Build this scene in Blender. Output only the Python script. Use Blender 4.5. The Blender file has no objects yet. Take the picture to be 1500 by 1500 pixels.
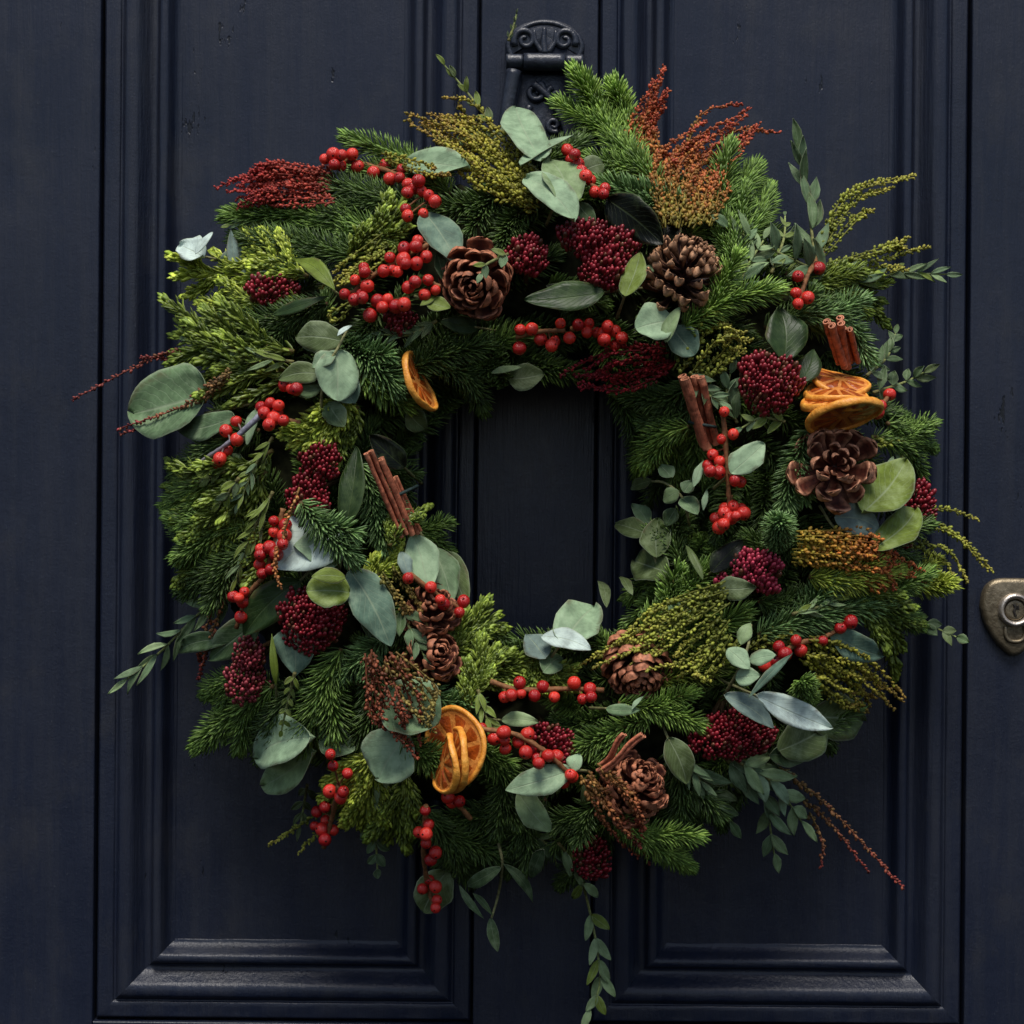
import bpy, math, random
import numpy as np
from mathutils import Vector, Matrix

random.seed(11)
RNG = np.random.default_rng(11)
R = math.radians
sc = bpy.context.scene
COL = sc.collection

# ------------------------------------------------------------------ camera, light, exposure
S = 0.0004            # metres per unit of the 1500-unit drawing grid on the door face
DIST = 0.98           # camera to door face
ROLL = R(0.5)
HC = 1.5              # height of the picture centre above ground
cam_d = bpy.data.cameras.new('camera')
cam = bpy.data.objects.new('camera', cam_d)
COL.objects.link(cam)
cam.matrix_world = Matrix.Translation((0, -DIST, HC)) @ Matrix.Rotation(R(90), 4, 'X') @ Matrix.Rotation(ROLL, 4, 'Z')
cam_d.sensor_width = 36
cam_d.lens = 36 * DIST / (1500 * S)
cam_d.clip_start = 0.01
cam_d.clip_end = 200
sc.camera = cam

SUN_EL, SUN_AZ = R(64), R(-4)      # azimuth measured from straight out of the door, minus = viewer's left
world = bpy.data.worlds.new('World')
sc.world = world
world.use_nodes = True
nt = world.node_tree
bg = nt.nodes['Background']
sky = nt.nodes.new('ShaderNodeTexSky')
sky.sky_type = 'NISHITA'
sky.sun_disc = False
sky.sun_elevation = SUN_EL
sky.sun_rotation = math.pi + SUN_AZ
sky.air_density = 0.9
sky.dust_density = 1.8
nt.links.new(sky.outputs[0], bg.inputs[0])
bg.inputs[1].default_value = 0.05
sun_d = bpy.data.lights.new('sun', 'SUN')
sun_d.energy = 1.5
sun_d.angle = R(24)
sun_d.color = (1.0, 0.96, 0.9)
sun = bpy.data.objects.new('sun', sun_d)
COL.objects.link(sun)
sd = Vector((math.sin(SUN_AZ) * math.cos(SUN_EL), -math.cos(SUN_AZ) * math.cos(SUN_EL), math.sin(SUN_EL)))
sun.rotation_euler = sd.to_track_quat('Z', 'Y').to_euler()
sc.view_settings.view_transform = 'Standard'
sc.view_settings.look = 'None'
sc.view_settings.exposure = 1.15
sc.view_settings.gamma = 1.0
sc.cycles.max_bounces = 6
sc.cycles.diffuse_bounces = 2
sc.cycles.glossy_bounces = 3

# ------------------------------------------------------------------ helpers
CR, SR = math.cos(ROLL), math.sin(ROLL)
F = np.array([0.0, -1.0, 0.0])      # out of the door


def P(px, py, d=0.0):
    """grid position + distance out of the door face -> world"""
    u, v = (px - 750) * S, (750 - py) * S
    k = (DIST - d) / DIST
    return np.array([(u * CR - v * SR) * k, -d, HC + (u * SR + v * CR) * k])


def surf(px, py):
    """how far the wreath's face stands out from the door there"""
    r = math.hypot(px - 800, py - 742)
    q = 1 - ((r - 350) / 205) ** 2
    return max(0.032, 0.026 + 0.066 * math.sqrt(max(q, 0)))


def W(px, py, off_mm=0.0):
    return P(px, py, surf(px, py) + off_mm * 0.001)


def unit(v):
    n = np.linalg.norm(v, axis=-1, keepdims=True)
    return v / np.maximum(n, 1e-9)


def lin(r, g, b):
    f = lambda c: (c / 255 / 12.92) if c <= 10 else ((c / 255 + 0.055) / 1.055) ** 2.4
    return np.array([f(r), f(g), f(b)])


def make_mesh(name, verts, tris, cols=None, uvs=None, smooth=True, mats=None, mat_idx=None):
    verts = np.asarray(verts, dtype=np.float32)
    tris = np.asarray(tris, dtype=np.int32)
    me = bpy.data.meshes.new(name)
    me.vertices.add(len(verts))
    me.vertices.foreach_set('co', verts.ravel())
    me.loops.add(tris.size)
    me.loops.foreach_set('vertex_index', tris.ravel())
    me.polygons.add(len(tris))
    me.polygons.foreach_set('loop_start', np.arange(len(tris), dtype=np.int32) * 3)
    me.polygons.foreach_set('use_smooth', np.full(len(tris), smooth))
    if mats:
        for m in mats:
            me.materials.append(m)
    if mat_idx is not None:
        me.polygons.foreach_set('material_index', np.asarray(mat_idx, dtype=np.int32))
    if cols is not None:
        a = me.color_attributes.new('Col', 'FLOAT_COLOR', 'POINT')
        c4 = np.ones((len(verts), 4), dtype=np.float32)
        c4[:, :3] = cols
        a.data.foreach_set('color', c4.ravel())
    if uvs is not None:
        ul = me.uv_layers.new(name='UVMap')
        ul.data.foreach_set('uv', np.asarray(uvs, dtype=np.float32)[tris.ravel()].ravel())
    me.update(calc_edges=True)
    me.validate()
    return me


def tag(o, label=None, cat=None, group=None, kind=None):
    if label: o['label'] = label
    if cat: o['category'] = cat
    if group: o['group'] = group
    if kind: o['kind'] = kind
    return o


def thing(name, label, cat, loc, group=None):
    o = bpy.data.objects.new(name, None)
    o.empty_display_size = 0.01
    o.location = Vector(loc)
    COL.objects.link(o)
    return tag(o, label, cat, group)


def part(name, me, parent, loc=None, kind=None):
    """mesh in world coordinates (loc None) or in local coordinates with a world location"""
    o = bpy.data.objects.new(name, me)
    COL.objects.link(o)
    o.parent = parent
    base = Vector(parent.location)
    if parent.parent:
        base = base + Vector(parent.parent.location)
    o.location = (-base) if loc is None else (Vector(loc) - base)
    if kind: o['kind'] = kind
    return o


def curve(pts, n):
    """smooth curve through points (k,3) -> n points"""
    pts = np.asarray(pts, float)
    if len(pts) == 2:
        t = np.linspace(0, 1, n)[:, None]
        return pts[0] * (1 - t) + pts[1] * t
    p = np.vstack([2 * pts[0] - pts[1], pts, 2 * pts[-1] - pts[-2]])
    seg = len(pts) - 1
    out = []
    for s in np.linspace(0, seg, n):
        i = min(int(s), seg - 1)
        t = s - i
        a, b, c, d = p[i], p[i + 1], p[i + 2], p[i + 3]
        out.append(0.5 * (2 * b + (c - a) * t + (2 * a - 5 * b + 4 * c - d) * t * t + (3 * b - a - 3 * c + d) * t ** 3))
    return np.array(out)


def tangents(c):
    return unit(np.gradient(c, axis=0))


def tube(c, r0, r1, col0, col1=None, sides=6, jitter=0.0):
    """tapered tube along curve -> verts, tris, cols"""
    c = np.asarray(c)
    n = len(c)
    T = tangents(c)
    ref = np.array([0.31, -0.9, 0.3])
    A = unit(np.cross(T, ref))
    B = np.cross(T, A)
    ang = np.linspace(0, 2 * np.pi, sides, endpoint=False)
    r = np.linspace(r0, r1, n)[:, None, None]
    if jitter:
        r = r * (1 + RNG.normal(0, jitter, (n, 1, 1)))
    V = c[:, None, :] + r * (A[:, None, :] * np.cos(ang)[None, :, None] + B[:, None, :] * np.sin(ang)[None, :, None])
    V = V.reshape(-1, 3)
    tr = []
    for i in range(n - 1):
        for j in range(sides):
            a, b = i * sides + j, i * sides + (j + 1) % sides
            tr += [(a, b, b + sides), (a, b + sides, a + sides)]
    for j in range(1, sides - 1):
        tr += [(0, j + 1, j), ((n - 1) * sides, (n - 1) * sides + j, (n - 1) * sides + j + 1)]
    col0 = np.asarray(col0)
    col1 = col0 if col1 is None else np.asarray(col1)
    t = np.repeat(np.linspace(0, 1, n), sides)[:, None]
    return V, np.array(tr), col0 * (1 - t) + col1 * t


class Buf:
    def __init__(self):
        self.v, self.t, self.c, self.n = [], [], [], 0

    def add(self, v, t, c):
        self.v.append(np.asarray(v))
        self.t.append(np.asarray(t) + self.n)
        self.c.append(np.broadcast_to(np.asarray(c), (len(v), 3)))
        self.n += len(v)

    def copies(self, tv, tt, X, Y, Z, pos, cols, tcol=None):
        """many copies of a template: frames X,Y,Z (k,3) already scaled"""
        k, n = len(pos), len(tv)
        if k == 0: return
        V = pos[:, None, :] + tv[None, :, 0:1] * X[:, None, :] + tv[None, :, 1:2] * Y[:, None, :] + tv[None, :, 2:3] * Z[:, None, :]
        T = tt[None, :, :] + (np.arange(k) * n)[:, None, None]
        c = np.repeat(cols[:, None, :], n, axis=1)
        if tcol is not None:
            c = c * tcol[None, :, None]
        self.add(V.reshape(-1, 3), T.reshape(-1, 3), c.reshape(-1, 3))

    def mesh(self, name, mats, smooth=True):
        return make_mesh(name, np.vstack(self.v), np.vstack(self.t), np.vstack(self.c), smooth=smooth, mats=mats)


# templates -----------------------------------------------------------------
def blade_template(w=(0.5, 1.0, 0.85), bend=0.18, ridge=0.35):
    xs = (0.0, 0.35, 0.8)
    v, t = [], []
    for x, hw in zip(xs, w):
        z = -bend * x * x
        v += [(x, -hw, z), (x, 0, z + ridge * 0.0 + 0.06 * 0), (x, hw, z)]
    v.append((1.0, 0, -bend))
    for i in range(2):
        a = i * 3
        for j in range(2):
            t += [(a + j, a + j + 3, a + j + 4), (a + j, a + j + 4, a + j + 1)]
    t += [(6, 9, 7), (7, 9, 8)]
    v = np.array(v, float)
    # slight keel: middle row raised, under side added so the needle has a body
    low = v.copy()
    return v, np.array(t), low


def needle_template(bend=0.2, blunt=0.8):
    """flattened four-sided needle, x along, y width (unit half width), z thickness"""
    v, t = [], []
    xs = [0.0, 0.3, 0.78]
    ws = [0.55, 1.0, blunt]
    for x, w in zip(xs, ws):
        z = bend * (x * x)
        v += [(x, -w, z), (x, 0, z + 0.035 * w), (x, w, z), (x, 0, z - 0.03 * w)]
    v.append((1.0, 0.0, bend))
    for i in range(2):
        a = i * 4
        for j in range(4):
            b = (j + 1) % 4
            t += [(a + j, a + 4 + j, a + 4 + b), (a + j, a + 4 + b, a + b)]
    for j in range(4):
        t.append((8 + j, 12, 8 + (j + 1) % 4))
    return np.array(v, float), np.array(t)[:, ::-1]


NEED_V, NEED_T = needle_template(0.16, 0.85)
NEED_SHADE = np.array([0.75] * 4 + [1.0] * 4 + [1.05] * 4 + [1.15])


def ico(sub):
    import bmesh
    bm = bmesh.new()
    bmesh.ops.create_icosphere(bm, subdivisions=sub, radius=1.0)
    bmesh.ops.triangulate(bm, faces=bm.faces)
    bm.verts.index_update()
    v = np.array([x.co[:] for x in bm.verts])
    t = np.array([[q.index for q in f.verts] for f in bm.faces])
    bm.free()
    return v, t


ICO1 = ico(1)
ICO2 = ico(2)


# ------------------------------------------------------------------ materials
def mat(name, rough=0.5, spec=0.5):
    m = bpy.data.materials.new(name)
    m.use_nodes = True
    b = m.node_tree.nodes['Principled BSDF']
    b.inputs['Roughness'].default_value = rough
    b.inputs['Specular IOR Level'].default_value = spec
    return m, m.node_tree, b


def N(nt, typ, **kw):
    n = nt.nodes.new(typ)
    for k, v in kw.items():
        if k in n.inputs:
            n.inputs[k].default_value = v
        else:
            setattr(n, k, v)
    return n


def noise(nt, scale, detail=3, rough=0.5, vec=None):
    n = N(nt, 'ShaderNodeTexNoise', Scale=scale, Detail=detail, Roughness=rough)
    if vec is not None: nt.links.new(vec, n.inputs['Vector'])
    return n


def mixc(nt, fac, a, b, mode='MIX'):
    m = nt.nodes.new('ShaderNodeMix')
    m.data_type = 'RGBA'
    m.blend_type = mode
    for sock, val in ((m.inputs[0], fac), (m.inputs[6], a), (m.inputs[7], b)):
        if isinstance(val, (int, float)): sock.default_value = val
        elif isinstance(val, (tuple, list, np.ndarray)): sock.default_value = (*[float(x) for x in val[:3]], 1)
        else: nt.links.new(val, sock)
    return m.outputs[2]


def ramp(nt, src, stops):
    r = nt.nodes.new('ShaderNodeValToRGB')
    e = r.color_ramp.elements
    while len(e) < len(stops): e.new(0.5)
    for el, (p, c) in zip(e, stops):
        el.position = p
        el.color = (*[float(x) for x in c], 1) if not isinstance(c, (int, float)) else (c, c, c, 1)
    nt.links.new(src, r.inputs[0])
    return r.outputs[0]


def bump(nt, b, h, strength, dist):
    n = nt.nodes.new('ShaderNodeBump')
    n.inputs['Strength'].default_value = strength
    n.inputs['Distance'].default_value = dist
    nt.links.new(h, n.inputs['Height'])
    nt.links.new(n.outputs[0], b.inputs['Normal'])


def vcol_mat(name, rough, spec, mottle=0.25, scale=300, trans=0.0, bmp=0.0):
    m, nt, b = mat(name, rough, spec)
    a = N(nt, 'ShaderNodeVertexColor', layer_name='Col')
    n = noise(nt, scale, 3)
    tc = nt.nodes.new('ShaderNodeNewGeometry')
    nt.links.new(tc.outputs['Position'], n.inputs['Vector'])
    dark = mixc(nt, 1.0, a.outputs[0], (1 - mottle * 1.4,) * 3, 'MULTIPLY')
    light = mixc(nt, 1.0, a.outputs[0], (1 + mottle * 0.8,) * 3, 'MULTIPLY')
    c = mixc(nt, ramp(nt, n.outputs[0], [(0.3, 0.0), (0.7, 1.0)]), dark, light)
    nt.links.new(c, b.inputs['Base Color'])
    if bmp: bump(nt, b, n.outputs[0], bmp, 0.0006)
    if trans:
        t = nt.nodes.new('ShaderNodeBsdfTranslucent')
        nt.links.new(c, t.inputs[0])
        mx = nt.nodes.new('ShaderNodeMixShader')
        mx.inputs[0].default_value = trans
        out = nt.nodes['Material Output']
        nt.links.new(b.outputs[0], mx.inputs[1])
        nt.links.new(t.outputs[0], mx.inputs[2])
        nt.links.new(mx.outputs[0], out.inputs[0])
    return m


M_NEED = vcol_mat('fir_needle', 0.42, 0.35, 0.25, 160, trans=0.10)
M_SEED = vcol_mat('seed', 0.55, 0.35, 0.3, 500)
M_STEM = vcol_mat('stem_bark', 0.7, 0.25, 0.35, 500, bmp=0.5)
M_BUD = vcol_mat('skimmia_bud', 0.38, 0.5, 0.2, 600)
M_CONE = vcol_mat('cone_wood', 0.6, 0.35, 0.4, 420, bmp=0.7)
M_CINN = vcol_mat('cinnamon_bark', 0.7, 0.25, 0.4, 350, bmp=0.8)


def leaf_material(name, rough, spec, vein, vein_amt, edge_amt, mottle):
    m, nt, b = mat(name, rough, spec)
    a = N(nt, 'ShaderNodeVertexColor', layer_name='Col')
    uv = N(nt, 'ShaderNodeUVMap', uv_map='UVMap')
    sep = nt.nodes.new('ShaderNodeSeparateXYZ')
    nt.links.new(uv.outputs[0], sep.inputs[0])
    g = nt.nodes.new('ShaderNodeNewGeometry')
    n1 = noise(nt, 120, 4, 0.6, g.outputs['Position'])
    n2 = noise(nt, 900, 2, 0.5, g.outputs['Position'])

    def math_(op, x, y=None):
        q = nt.nodes.new('ShaderNodeMath')
        q.operation = op
        for i, v in enumerate((x, y)):
            if v is None: continue
            if isinstance(v, (int, float)): q.inputs[i].default_value = v
            else: nt.links.new(v, q.inputs[i])
        return q.outputs[0]
    across = math_('ABSOLUTE', math_('SUBTRACT', sep.outputs[1], 0.5))        # 0 at the midrib, .5 at the edge
    mid = ramp(nt, across, [(0.0, 1.0), (0.035, 0.0)])
    # slanting side veins
    sl = math_('ADD', math_('MULTIPLY', sep.outputs[0], 9.0), math_('MULTIPLY', across, -7.0))
    sl = math_('ADD', sl, math_('MULTIPLY', n1.outputs[0], 1.2))
    fr = math_('ABSOLUTE', math_('SUBTRACT', math_('FRACT', sl), 0.5))
    side = ramp(nt, fr, [(0.0, 0.45), (0.09, 0.0)])
    veins = math_('MAXIMUM', mid, side)
    edge = ramp(nt, across, [(0.455, 0.0), (0.495, 1.0)])
    c = mixc(nt, ramp(nt, n1.outputs[0], [(0.35, 0.0), (0.68, 1.0)]),
             mixc(nt, 1.0, a.outputs[0], (1 - mottle,) * 3, 'MULTIPLY'),
             mixc(nt, 1.0, a.outputs[0], (1 + mottle * 0.6,) * 3, 'MULTIPLY'))
    spots = ramp(nt, n2.outputs[0], [(0.70, 0.0), (0.76, 1.0)])
    c = mixc(nt, math_('MULTIPLY', spots, 0.35), c, (0.06, 0.06, 0.03))
    n3 = noise(nt, 60, 5, 0.7, g.outputs['Position'])
    c = mixc(nt, ramp(nt, n3.outputs[0], [(0.50, 0.0), (0.66, 0.30)]), c, vein)
    brown = math_('MULTIPLY', ramp(nt, across, [(0.36, 0.0), (0.5, 1.0)]), ramp(nt, n3.outputs[0], [(0.40, 0.7), (0.48, 0.0)]))
    c = mixc(nt, brown, c, (0.10, 0.065, 0.03))
    c = mixc(nt, math_('MULTIPLY', veins, vein_amt), c, vein)
    c = mixc(nt, math_('MULTIPLY', edge, edge_amt), c, vein)
    nt.links.new(c, b.inputs['Base Color'])
    hgt = math_('ADD', math_('MULTIPLY', veins, -0.6), math_('MULTIPLY', n1.outputs[0], 0.8))
    bump(nt, b, hgt, 0.5, 0.0006)
    t = nt.nodes.new('ShaderNodeBsdfTranslucent')
    nt.links.new(c, t.inputs[0])
    mx = nt.nodes.new('ShaderNodeMixShader')
    mx.inputs[0].default_value = 0.1
    nt.links.new(b.outputs[0], mx.inputs[1])
    nt.links.new(t.outputs[0], mx.inputs[2])
    nt.links.new(mx.outputs[0], nt.nodes['Material Output'].inputs[0])
    return m


M_EUC = leaf_material('eucalyptus_leaf', 0.62, 0.25, (0.34, 0.40, 0.26), 0.5, 0.5, 0.36)
M_DARK = leaf_material('glossy_leaf', 0.40, 0.22, (0.10, 0.14, 0.05), 0.35, 0.5, 0.3)


def berry_material():
    m, nt, b = mat('red_berry', 0.2, 0.55)
    oi = nt.nodes.new('ShaderNodeObjectInfo')
    g = nt.nodes.new('ShaderNodeTexCoord')
    n = noise(nt, 350, 3, 0.6, g.outputs['Object'])
    c = mixc(nt, oi.outputs['Random'], (0.36, 0.008, 0.010), (0.80, 0.046, 0.026))
    c = mixc(nt, ramp(nt, n.outputs[0], [(0.45, 0.0), (0.8, 0.5)]), c, (0.25, 0.006, 0.01))
    nt.links.new(c, b.inputs['Base Color'])
    b.inputs['Subsurface Weight'].default_value = 0.08
    b.inputs['Subsurface Radius'].default_value = (0.003, 0.0008, 0.0005)
    bump(nt, b, n.outputs[0], 0.35, 0.0008)
    return m


M_BERRY = berry_material()
M_CALYX = mat('berry_calyx', 0.8, 0.2)[0]
M_CALYX.node_tree.nodes['Principled BSDF'].inputs['Base Color'].default_value = (0.02, 0.010, 0.006, 1)


def orange_mats():
    out = []
    for name, c0, c1, rough in (('orange_rind', lin(214, 128, 34), lin(246, 178, 78), 0.45),
                                ('orange_pith', lin(190, 110, 40), lin(220, 146, 66), 0.6),
                                ('orange_flesh', lin(126, 50, 16), lin(182, 88, 26), 0.3)):
        m, nt, b = mat(name, rough, 0.45)
        g = nt.nodes.new('ShaderNodeNewGeometry')
        n = noise(nt, 260, 4, 0.6, g.outputs['Position'])
        n2 = noise(nt, 900, 2, 0.5, g.outputs['Position'])
        c = mixc(nt, ramp(nt, n.outputs[0], [(0.3, 0.0), (0.7, 1.0)]), c0, c1)
        c = mixc(nt, ramp(nt, n2.outputs[0], [(0.6, 0.0), (0.75, 0.5)]), c, lin(110, 45, 15))
        nt.links.new(c, b.inputs['Base Color'])
        bump(nt, b, n.outputs[0], 0.7, 0.0012)
        out.append(m)
    return out


M_RIND, M_PITH, M_FLESH = orange_mats()


def paint_mat():
    m, nt, b = mat('navy_door_paint', 0.4, 0.40)
    g = nt.nodes.new('ShaderNodeNewGeometry')
    pos = g.outputs['Position']

    def stretched(z):
        mp = nt.nodes.new('ShaderNodeMapping')
        mp.inputs['Scale'].default_value = (1, 1, z)
        nt.links.new(pos, mp.inputs[0])
        return mp.outputs[0]
    brush = noise(nt, 420, 5, 0.65, stretched(0.05))
    streak = noise(nt, 70, 5, 0.7, stretched(0.07))
    blot = noise(nt, 8, 6, 0.65, pos)
    grit = noise(nt, 700, 3, 0.6, pos)
    chips = noise(nt, 46, 5, 0.75, stretched(0.3))
    dust = noise(nt, 26, 6, 0.7, stretched(0.6))
    c = mixc(nt, ramp(nt, blot.outputs[0], [(0.3, 0.0), (0.7, 1.0)]), (0.0070, 0.0107, 0.0240), (0.0116, 0.0162, 0.033))
    c = mixc(nt, ramp(nt, streak.outputs[0], [(0.42, 0.0), (0.75, 0.75)]), c, (0.021, 0.024, 0.034))
    c = mixc(nt, ramp(nt, dust.outputs[0], [(0.54, 0.0), (0.72, 0.5)]), c, (0.030, 0.031, 0.036))
    c = mixc(nt, ramp(nt, chips.outputs[0], [(0.665, 0.0), (0.69, 0.9)]), c, (0.004, 0.005, 0.007))
    c = mixc(nt, ramp(nt, grit.outputs[0], [(0.66, 0.0), (0.74, 0.45)]), c, (0.06, 0.065, 0.075))
    nt.links.new(c, b.inputs['Base Color'])

    def ma(a, k, add):
        q = nt.nodes.new('ShaderNodeMath')
        q.operation = 'MULTIPLY_ADD'
        nt.links.new(a, q.inputs[0])
        q.inputs[1].default_value = k
        if isinstance(add, float): q.inputs[2].default_value = add
        else: nt.links.new(add, q.inputs[2])
        return q.outputs[0]
    nt.links.new(ma(streak.outputs[0], 0.22, ramp(nt, blot.outputs[0], [(0.25, 0.20), (0.75, 0.36)])), b.inputs['Roughness'])
    h = ma(grit.outputs[0], 0.30, brush.outputs[0])
    h = ma(blot.outputs[0], 3.0, h)
    h = ma(streak.outputs[0], 1.6, h)
    h = ma(ramp(nt, chips.outputs[0], [(0.665, 0.0), (0.69, 1.0)]), -0.8, h)
    bump(nt, b, h, 0.42, 0.0012)
    return m


M_PAINT = paint_mat()


def metal(name, c0, c1, rough, metallic, scale=220):
    m, nt, b = mat(name, rough, 0.5)
    b.inputs['Metallic'].default_value = metallic
    g = nt.nodes.new('ShaderNodeNewGeometry')
    n = noise(nt, scale, 5, 0.65, g.outputs['Position'])
    nt.links.new(mixc(nt, ramp(nt, n.outputs[0], [(0.35, 0.0), (0.68, 1.0)]), c0, c1), b.inputs['Base Color'])
    bump(nt, b, n.outputs[0], 0.5, 0.0012)
    return m


M_IRON = metal('painted_iron', (0.012, 0.015, 0.024), (0.030, 0.036, 0.052), 0.34, 0.0)
M_BRASS = metal('tarnished_brass', (0.14, 0.112, 0.07), (0.25, 0.205, 0.135), 0.42, 0.75)
M_NICKEL = metal('worn_ring_metal', (0.42, 0.36, 0.30), (0.66, 0.60, 0.52), 0.35, 0.8)
M_HOLE = metal('keyhole_black', (0.01, 0.008, 0.006), (0.02, 0.015, 0.01), 0.8, 0.0)
M_STRAW = vcol_mat('moss_straw', 0.9, 0.1, 0.5, 200, bmp=0.8)

# ------------------------------------------------------------------ the door
def G(px, py, d=0.0):
    """grid -> world on the door itself (a flat thing, square to the camera)"""
    return np.array([(px - 750) * S, -d, HC + (750 - py) * S])


door = thing('front_door', 'old dark navy painted panelled front door behind the wreath', 'door', G(750, 1900))
# x positions (grid, door upright): stiles, two panels framed by mouldings, muntin between
XL0, XL1 = 146, 259          # moulding outer / inner, left of left panel
XM0, XM1 = 584, 697
XN0, XN1 = 872, 984
XR0, XR1 = 1301, 1414
YB1, YB0 = 1384, 1497        # inner bottom of panels, outer bottom of moulding
YT = -420                    # runs on above the picture
PROF0 = [(0, -5.0), (1.0, -1.6), (4.0, 0.8), (8, 1.2), (24, 1.4), (27, 0.2), (30, 0.5), (34, 3.2), (38, 4.4), (46, 4.5), (53, 3.4), (58, 0.8), (64, -2.6), (70, -4.9), (76, -5.2),
         (80, -3.4), (83, 0.2), (88, 1.1), (94, 0.4), (98, -2.6), (102, -6.4), (107, -8.6), (111, -9.2), (113, -9.8)]
_c = curve(np.array([(o, q, 0) for o, q in PROF0]), 70)
PROF = [(float(o), float(q) * 0.92) for o, q, _ in _c]


def moulding(name, a, b, outward, parent, mit_a, mit_b):
    """strip a->b along its OUTER edge (grid); profile grows inward; mitres as slope of end along the strip per unit inward"""
    a, b = np.array(a, float), np.array(b, float)
    t = unit(b - a)
    inw = np.array(outward, float)
    prof = PROF
    L = np.linalg.norm(b - a)
    nseg = 28
    V, T = [], []
    npf = len(prof)
    for i in range(nseg + 1):
        for (o, d) in prof:
            s0, s1 = mit_a * o, L - mit_b * o
            s = s0 + (s1 - s0) * i / nseg
            q = a + t * s + inw * o
            wob = 0.25 * math.sin(s * 0.021 + o * 0.13) + 0.18 * math.sin(s * 0.073 + o)
            V.append(G(q[0], q[1], (d + wob * 0.35) * 0.001))
    for i in range(nseg):
        for j in range(npf - 1):
            p = i * npf + j
            T += [(p, p + npf, p + npf + 1), (p, p + npf + 1, p + 1)]
    # keep the faces turned out of the door
    V = np.array(V); T = np.array(T)
    n = np.cross(V[T[:, 1]] - V[T[:, 0]], V[T[:, 2]] - V[T[:, 0]]).mean(0)
    if n[1] > 0: T = T[:, ::-1]
    me = make_mesh(name, V, T, smooth=True, mats=[M_PAINT])
    return part(name, me, parent)


def slab(name, x0, y0, x1, y1, d, parent, thick=0.02, bev=1.2, mats=None):
    """board with eased edges, front face at d"""
    b = bev
    V = [G(x0, y0, d - thick), G(x1, y0, d - thick), G(x1, y1, d - thick), G(x0, y1, d - thick),
         G(x0, y0, d - b * S), G(x1, y0, d - b * S), G(x1, y1, d - b * S), G(x0, y1, d - b * S),
         G(x0 + b, y0 + b, d), G(x1 - b, y0 + b, d), G(x1 - b, y1 - b, d), G(x0 + b, y1 - b, d)]
    T = []
    for k in (0, 4):
        for j in range(4):
            a, c = k + j, k + (j + 1) % 4
            T += [(a, a + 4, c + 4), (a, c + 4, c)]
    T += [(8, 11, 10), (8, 10, 9)]
    V = np.array(V); T = np.array(T)
    if np.cross(V[T[-1][1]] - V[T[-1][0]], V[T[-1][2]] - V[T[-1][0]])[1] > 0: T = T[:, ::-1]
    return part(name, make_mesh(name, V, T, smooth=False, mats=mats or [M_PAINT]), parent)


slab('core', -380, YT - 200, 1880, 1900, -0.0115, door, thick=0.03)
slab('stile', -380, YT - 200, XL0 - 2.5, 1900, 0.0032, door)
slab('stile', XR1 + 2.5, YT - 200, 1880, 1900, 0.0032, door)
slab('muntin', XM1 + 2.5, YT - 200, XN0 - 2.5, 1900, 0.0032, door)
slab('bottom_rail', XL0 - 2, YB0 + 2.5, XM1 + 2, 1898, 0.0030, door)
slab('bottom_rail', XN0 - 2, YB0 + 2.5, XR1 + 2, 1898, 0.0030, door)
for (o0, i0, i1, o1) in ((XL0, XL1, XM0, XM1), (XN0, XN1, XR0, XR1)):
    slab('panel', i0 - 6, YT - 100, i1 + 6, YB1 + 6, -0.0088, door, thick=0.01, bev=0.5)
    moulding('moulding', (o0, YT), (o0, YB0), (1, 0), door, 0, 1)
    moulding('moulding', (o1, YT), (o1, YB0), (-1, 0), door, 0, 1)
    moulding('moulding', (o0, YB0), (o1, YB0), (0, -1), door, 1, 1)

# ------------------------------------------------------------------ solid relief shapes (knocker, lock)
def extruded(outline, d0, d1, bev, flat=False):
    """grid outline -> solid with a bevelled front"""
    o = np.array(outline, float)
    c = o.mean(0)
    n = len(o)
    e = np.roll(o, -1, 0) - np.roll(o, 1, 0)
    nrm = unit(np.stack([e[:, 1], -e[:, 0]], 1))
    if ((o - c) * nrm).sum() > 0: nrm = -nrm
    rings = [(o, d0), (o, d1 - bev * S * 0.8), (o + nrm * bev * 0.35, d1 - bev * S * 0.25), (o + nrm * bev, d1)]
    V = np.vstack([[G(x, y, d) for x, y in q] for q, d in rings] + [[G(c[0], c[1], d1)]])
    T = []
    for k in range(3):
        for j in range(n):
            a, b = k * n + j, k * n + (j + 1) % n
            T += [(a, b, b + n), (a, b + n, a + n)]
    top = 3 * n
    for j in range(n):
        T.append((top + j, top + (j + 1) % n, 4 * n))
    T = np.array(T)
    q = T[-1]
    if np.cross(V[q[1]] - V[q[0]], V[q[2]] - V[q[0]])[1] > 0: T = T[:, ::-1]
    return V, T


def gcurve(pts, n, d):
    c = curve(np.array([(x, y, 0) for x, y in pts]), n)
    return np.array([G(x, y, d) for x, y, _ in c])


def spiral(cx, cy, r, turns, a0, hand, d, n=26):
    out = []
    for i in range(n):
        t = i / (n - 1)
        a = a0 + hand * turns * 2 * math.pi * t
        q = r * (1 - 0.82 * t)
        out.append(G(cx + q * math.cos(a), cy + q * math.sin(a), d))
    return np.array(out)


def lathe(cx, cy, prof, n=40):
    """round thing facing out of the door: prof (radius grid, depth m)"""
    V, T = [], []
    for r, d in prof:
        for k in range(n):
            a = 2 * math.pi * k / n
            V.append(G(cx + r * math.cos(a), cy - r * math.sin(a), d))
    for i in range(len(prof) - 1):
        for k in range(n):
            a, b = i * n + k, i * n + (k + 1) % n
            T += [(a, b, b + n), (a, b + n, a + n)]
    return np.array(V), np.array(T)


def shape(name, vt, m, parent, smooth=True):
    return part(name, make_mesh(name, vt[0], vt[1], smooth=smooth, mats=[m]), parent)


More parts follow.
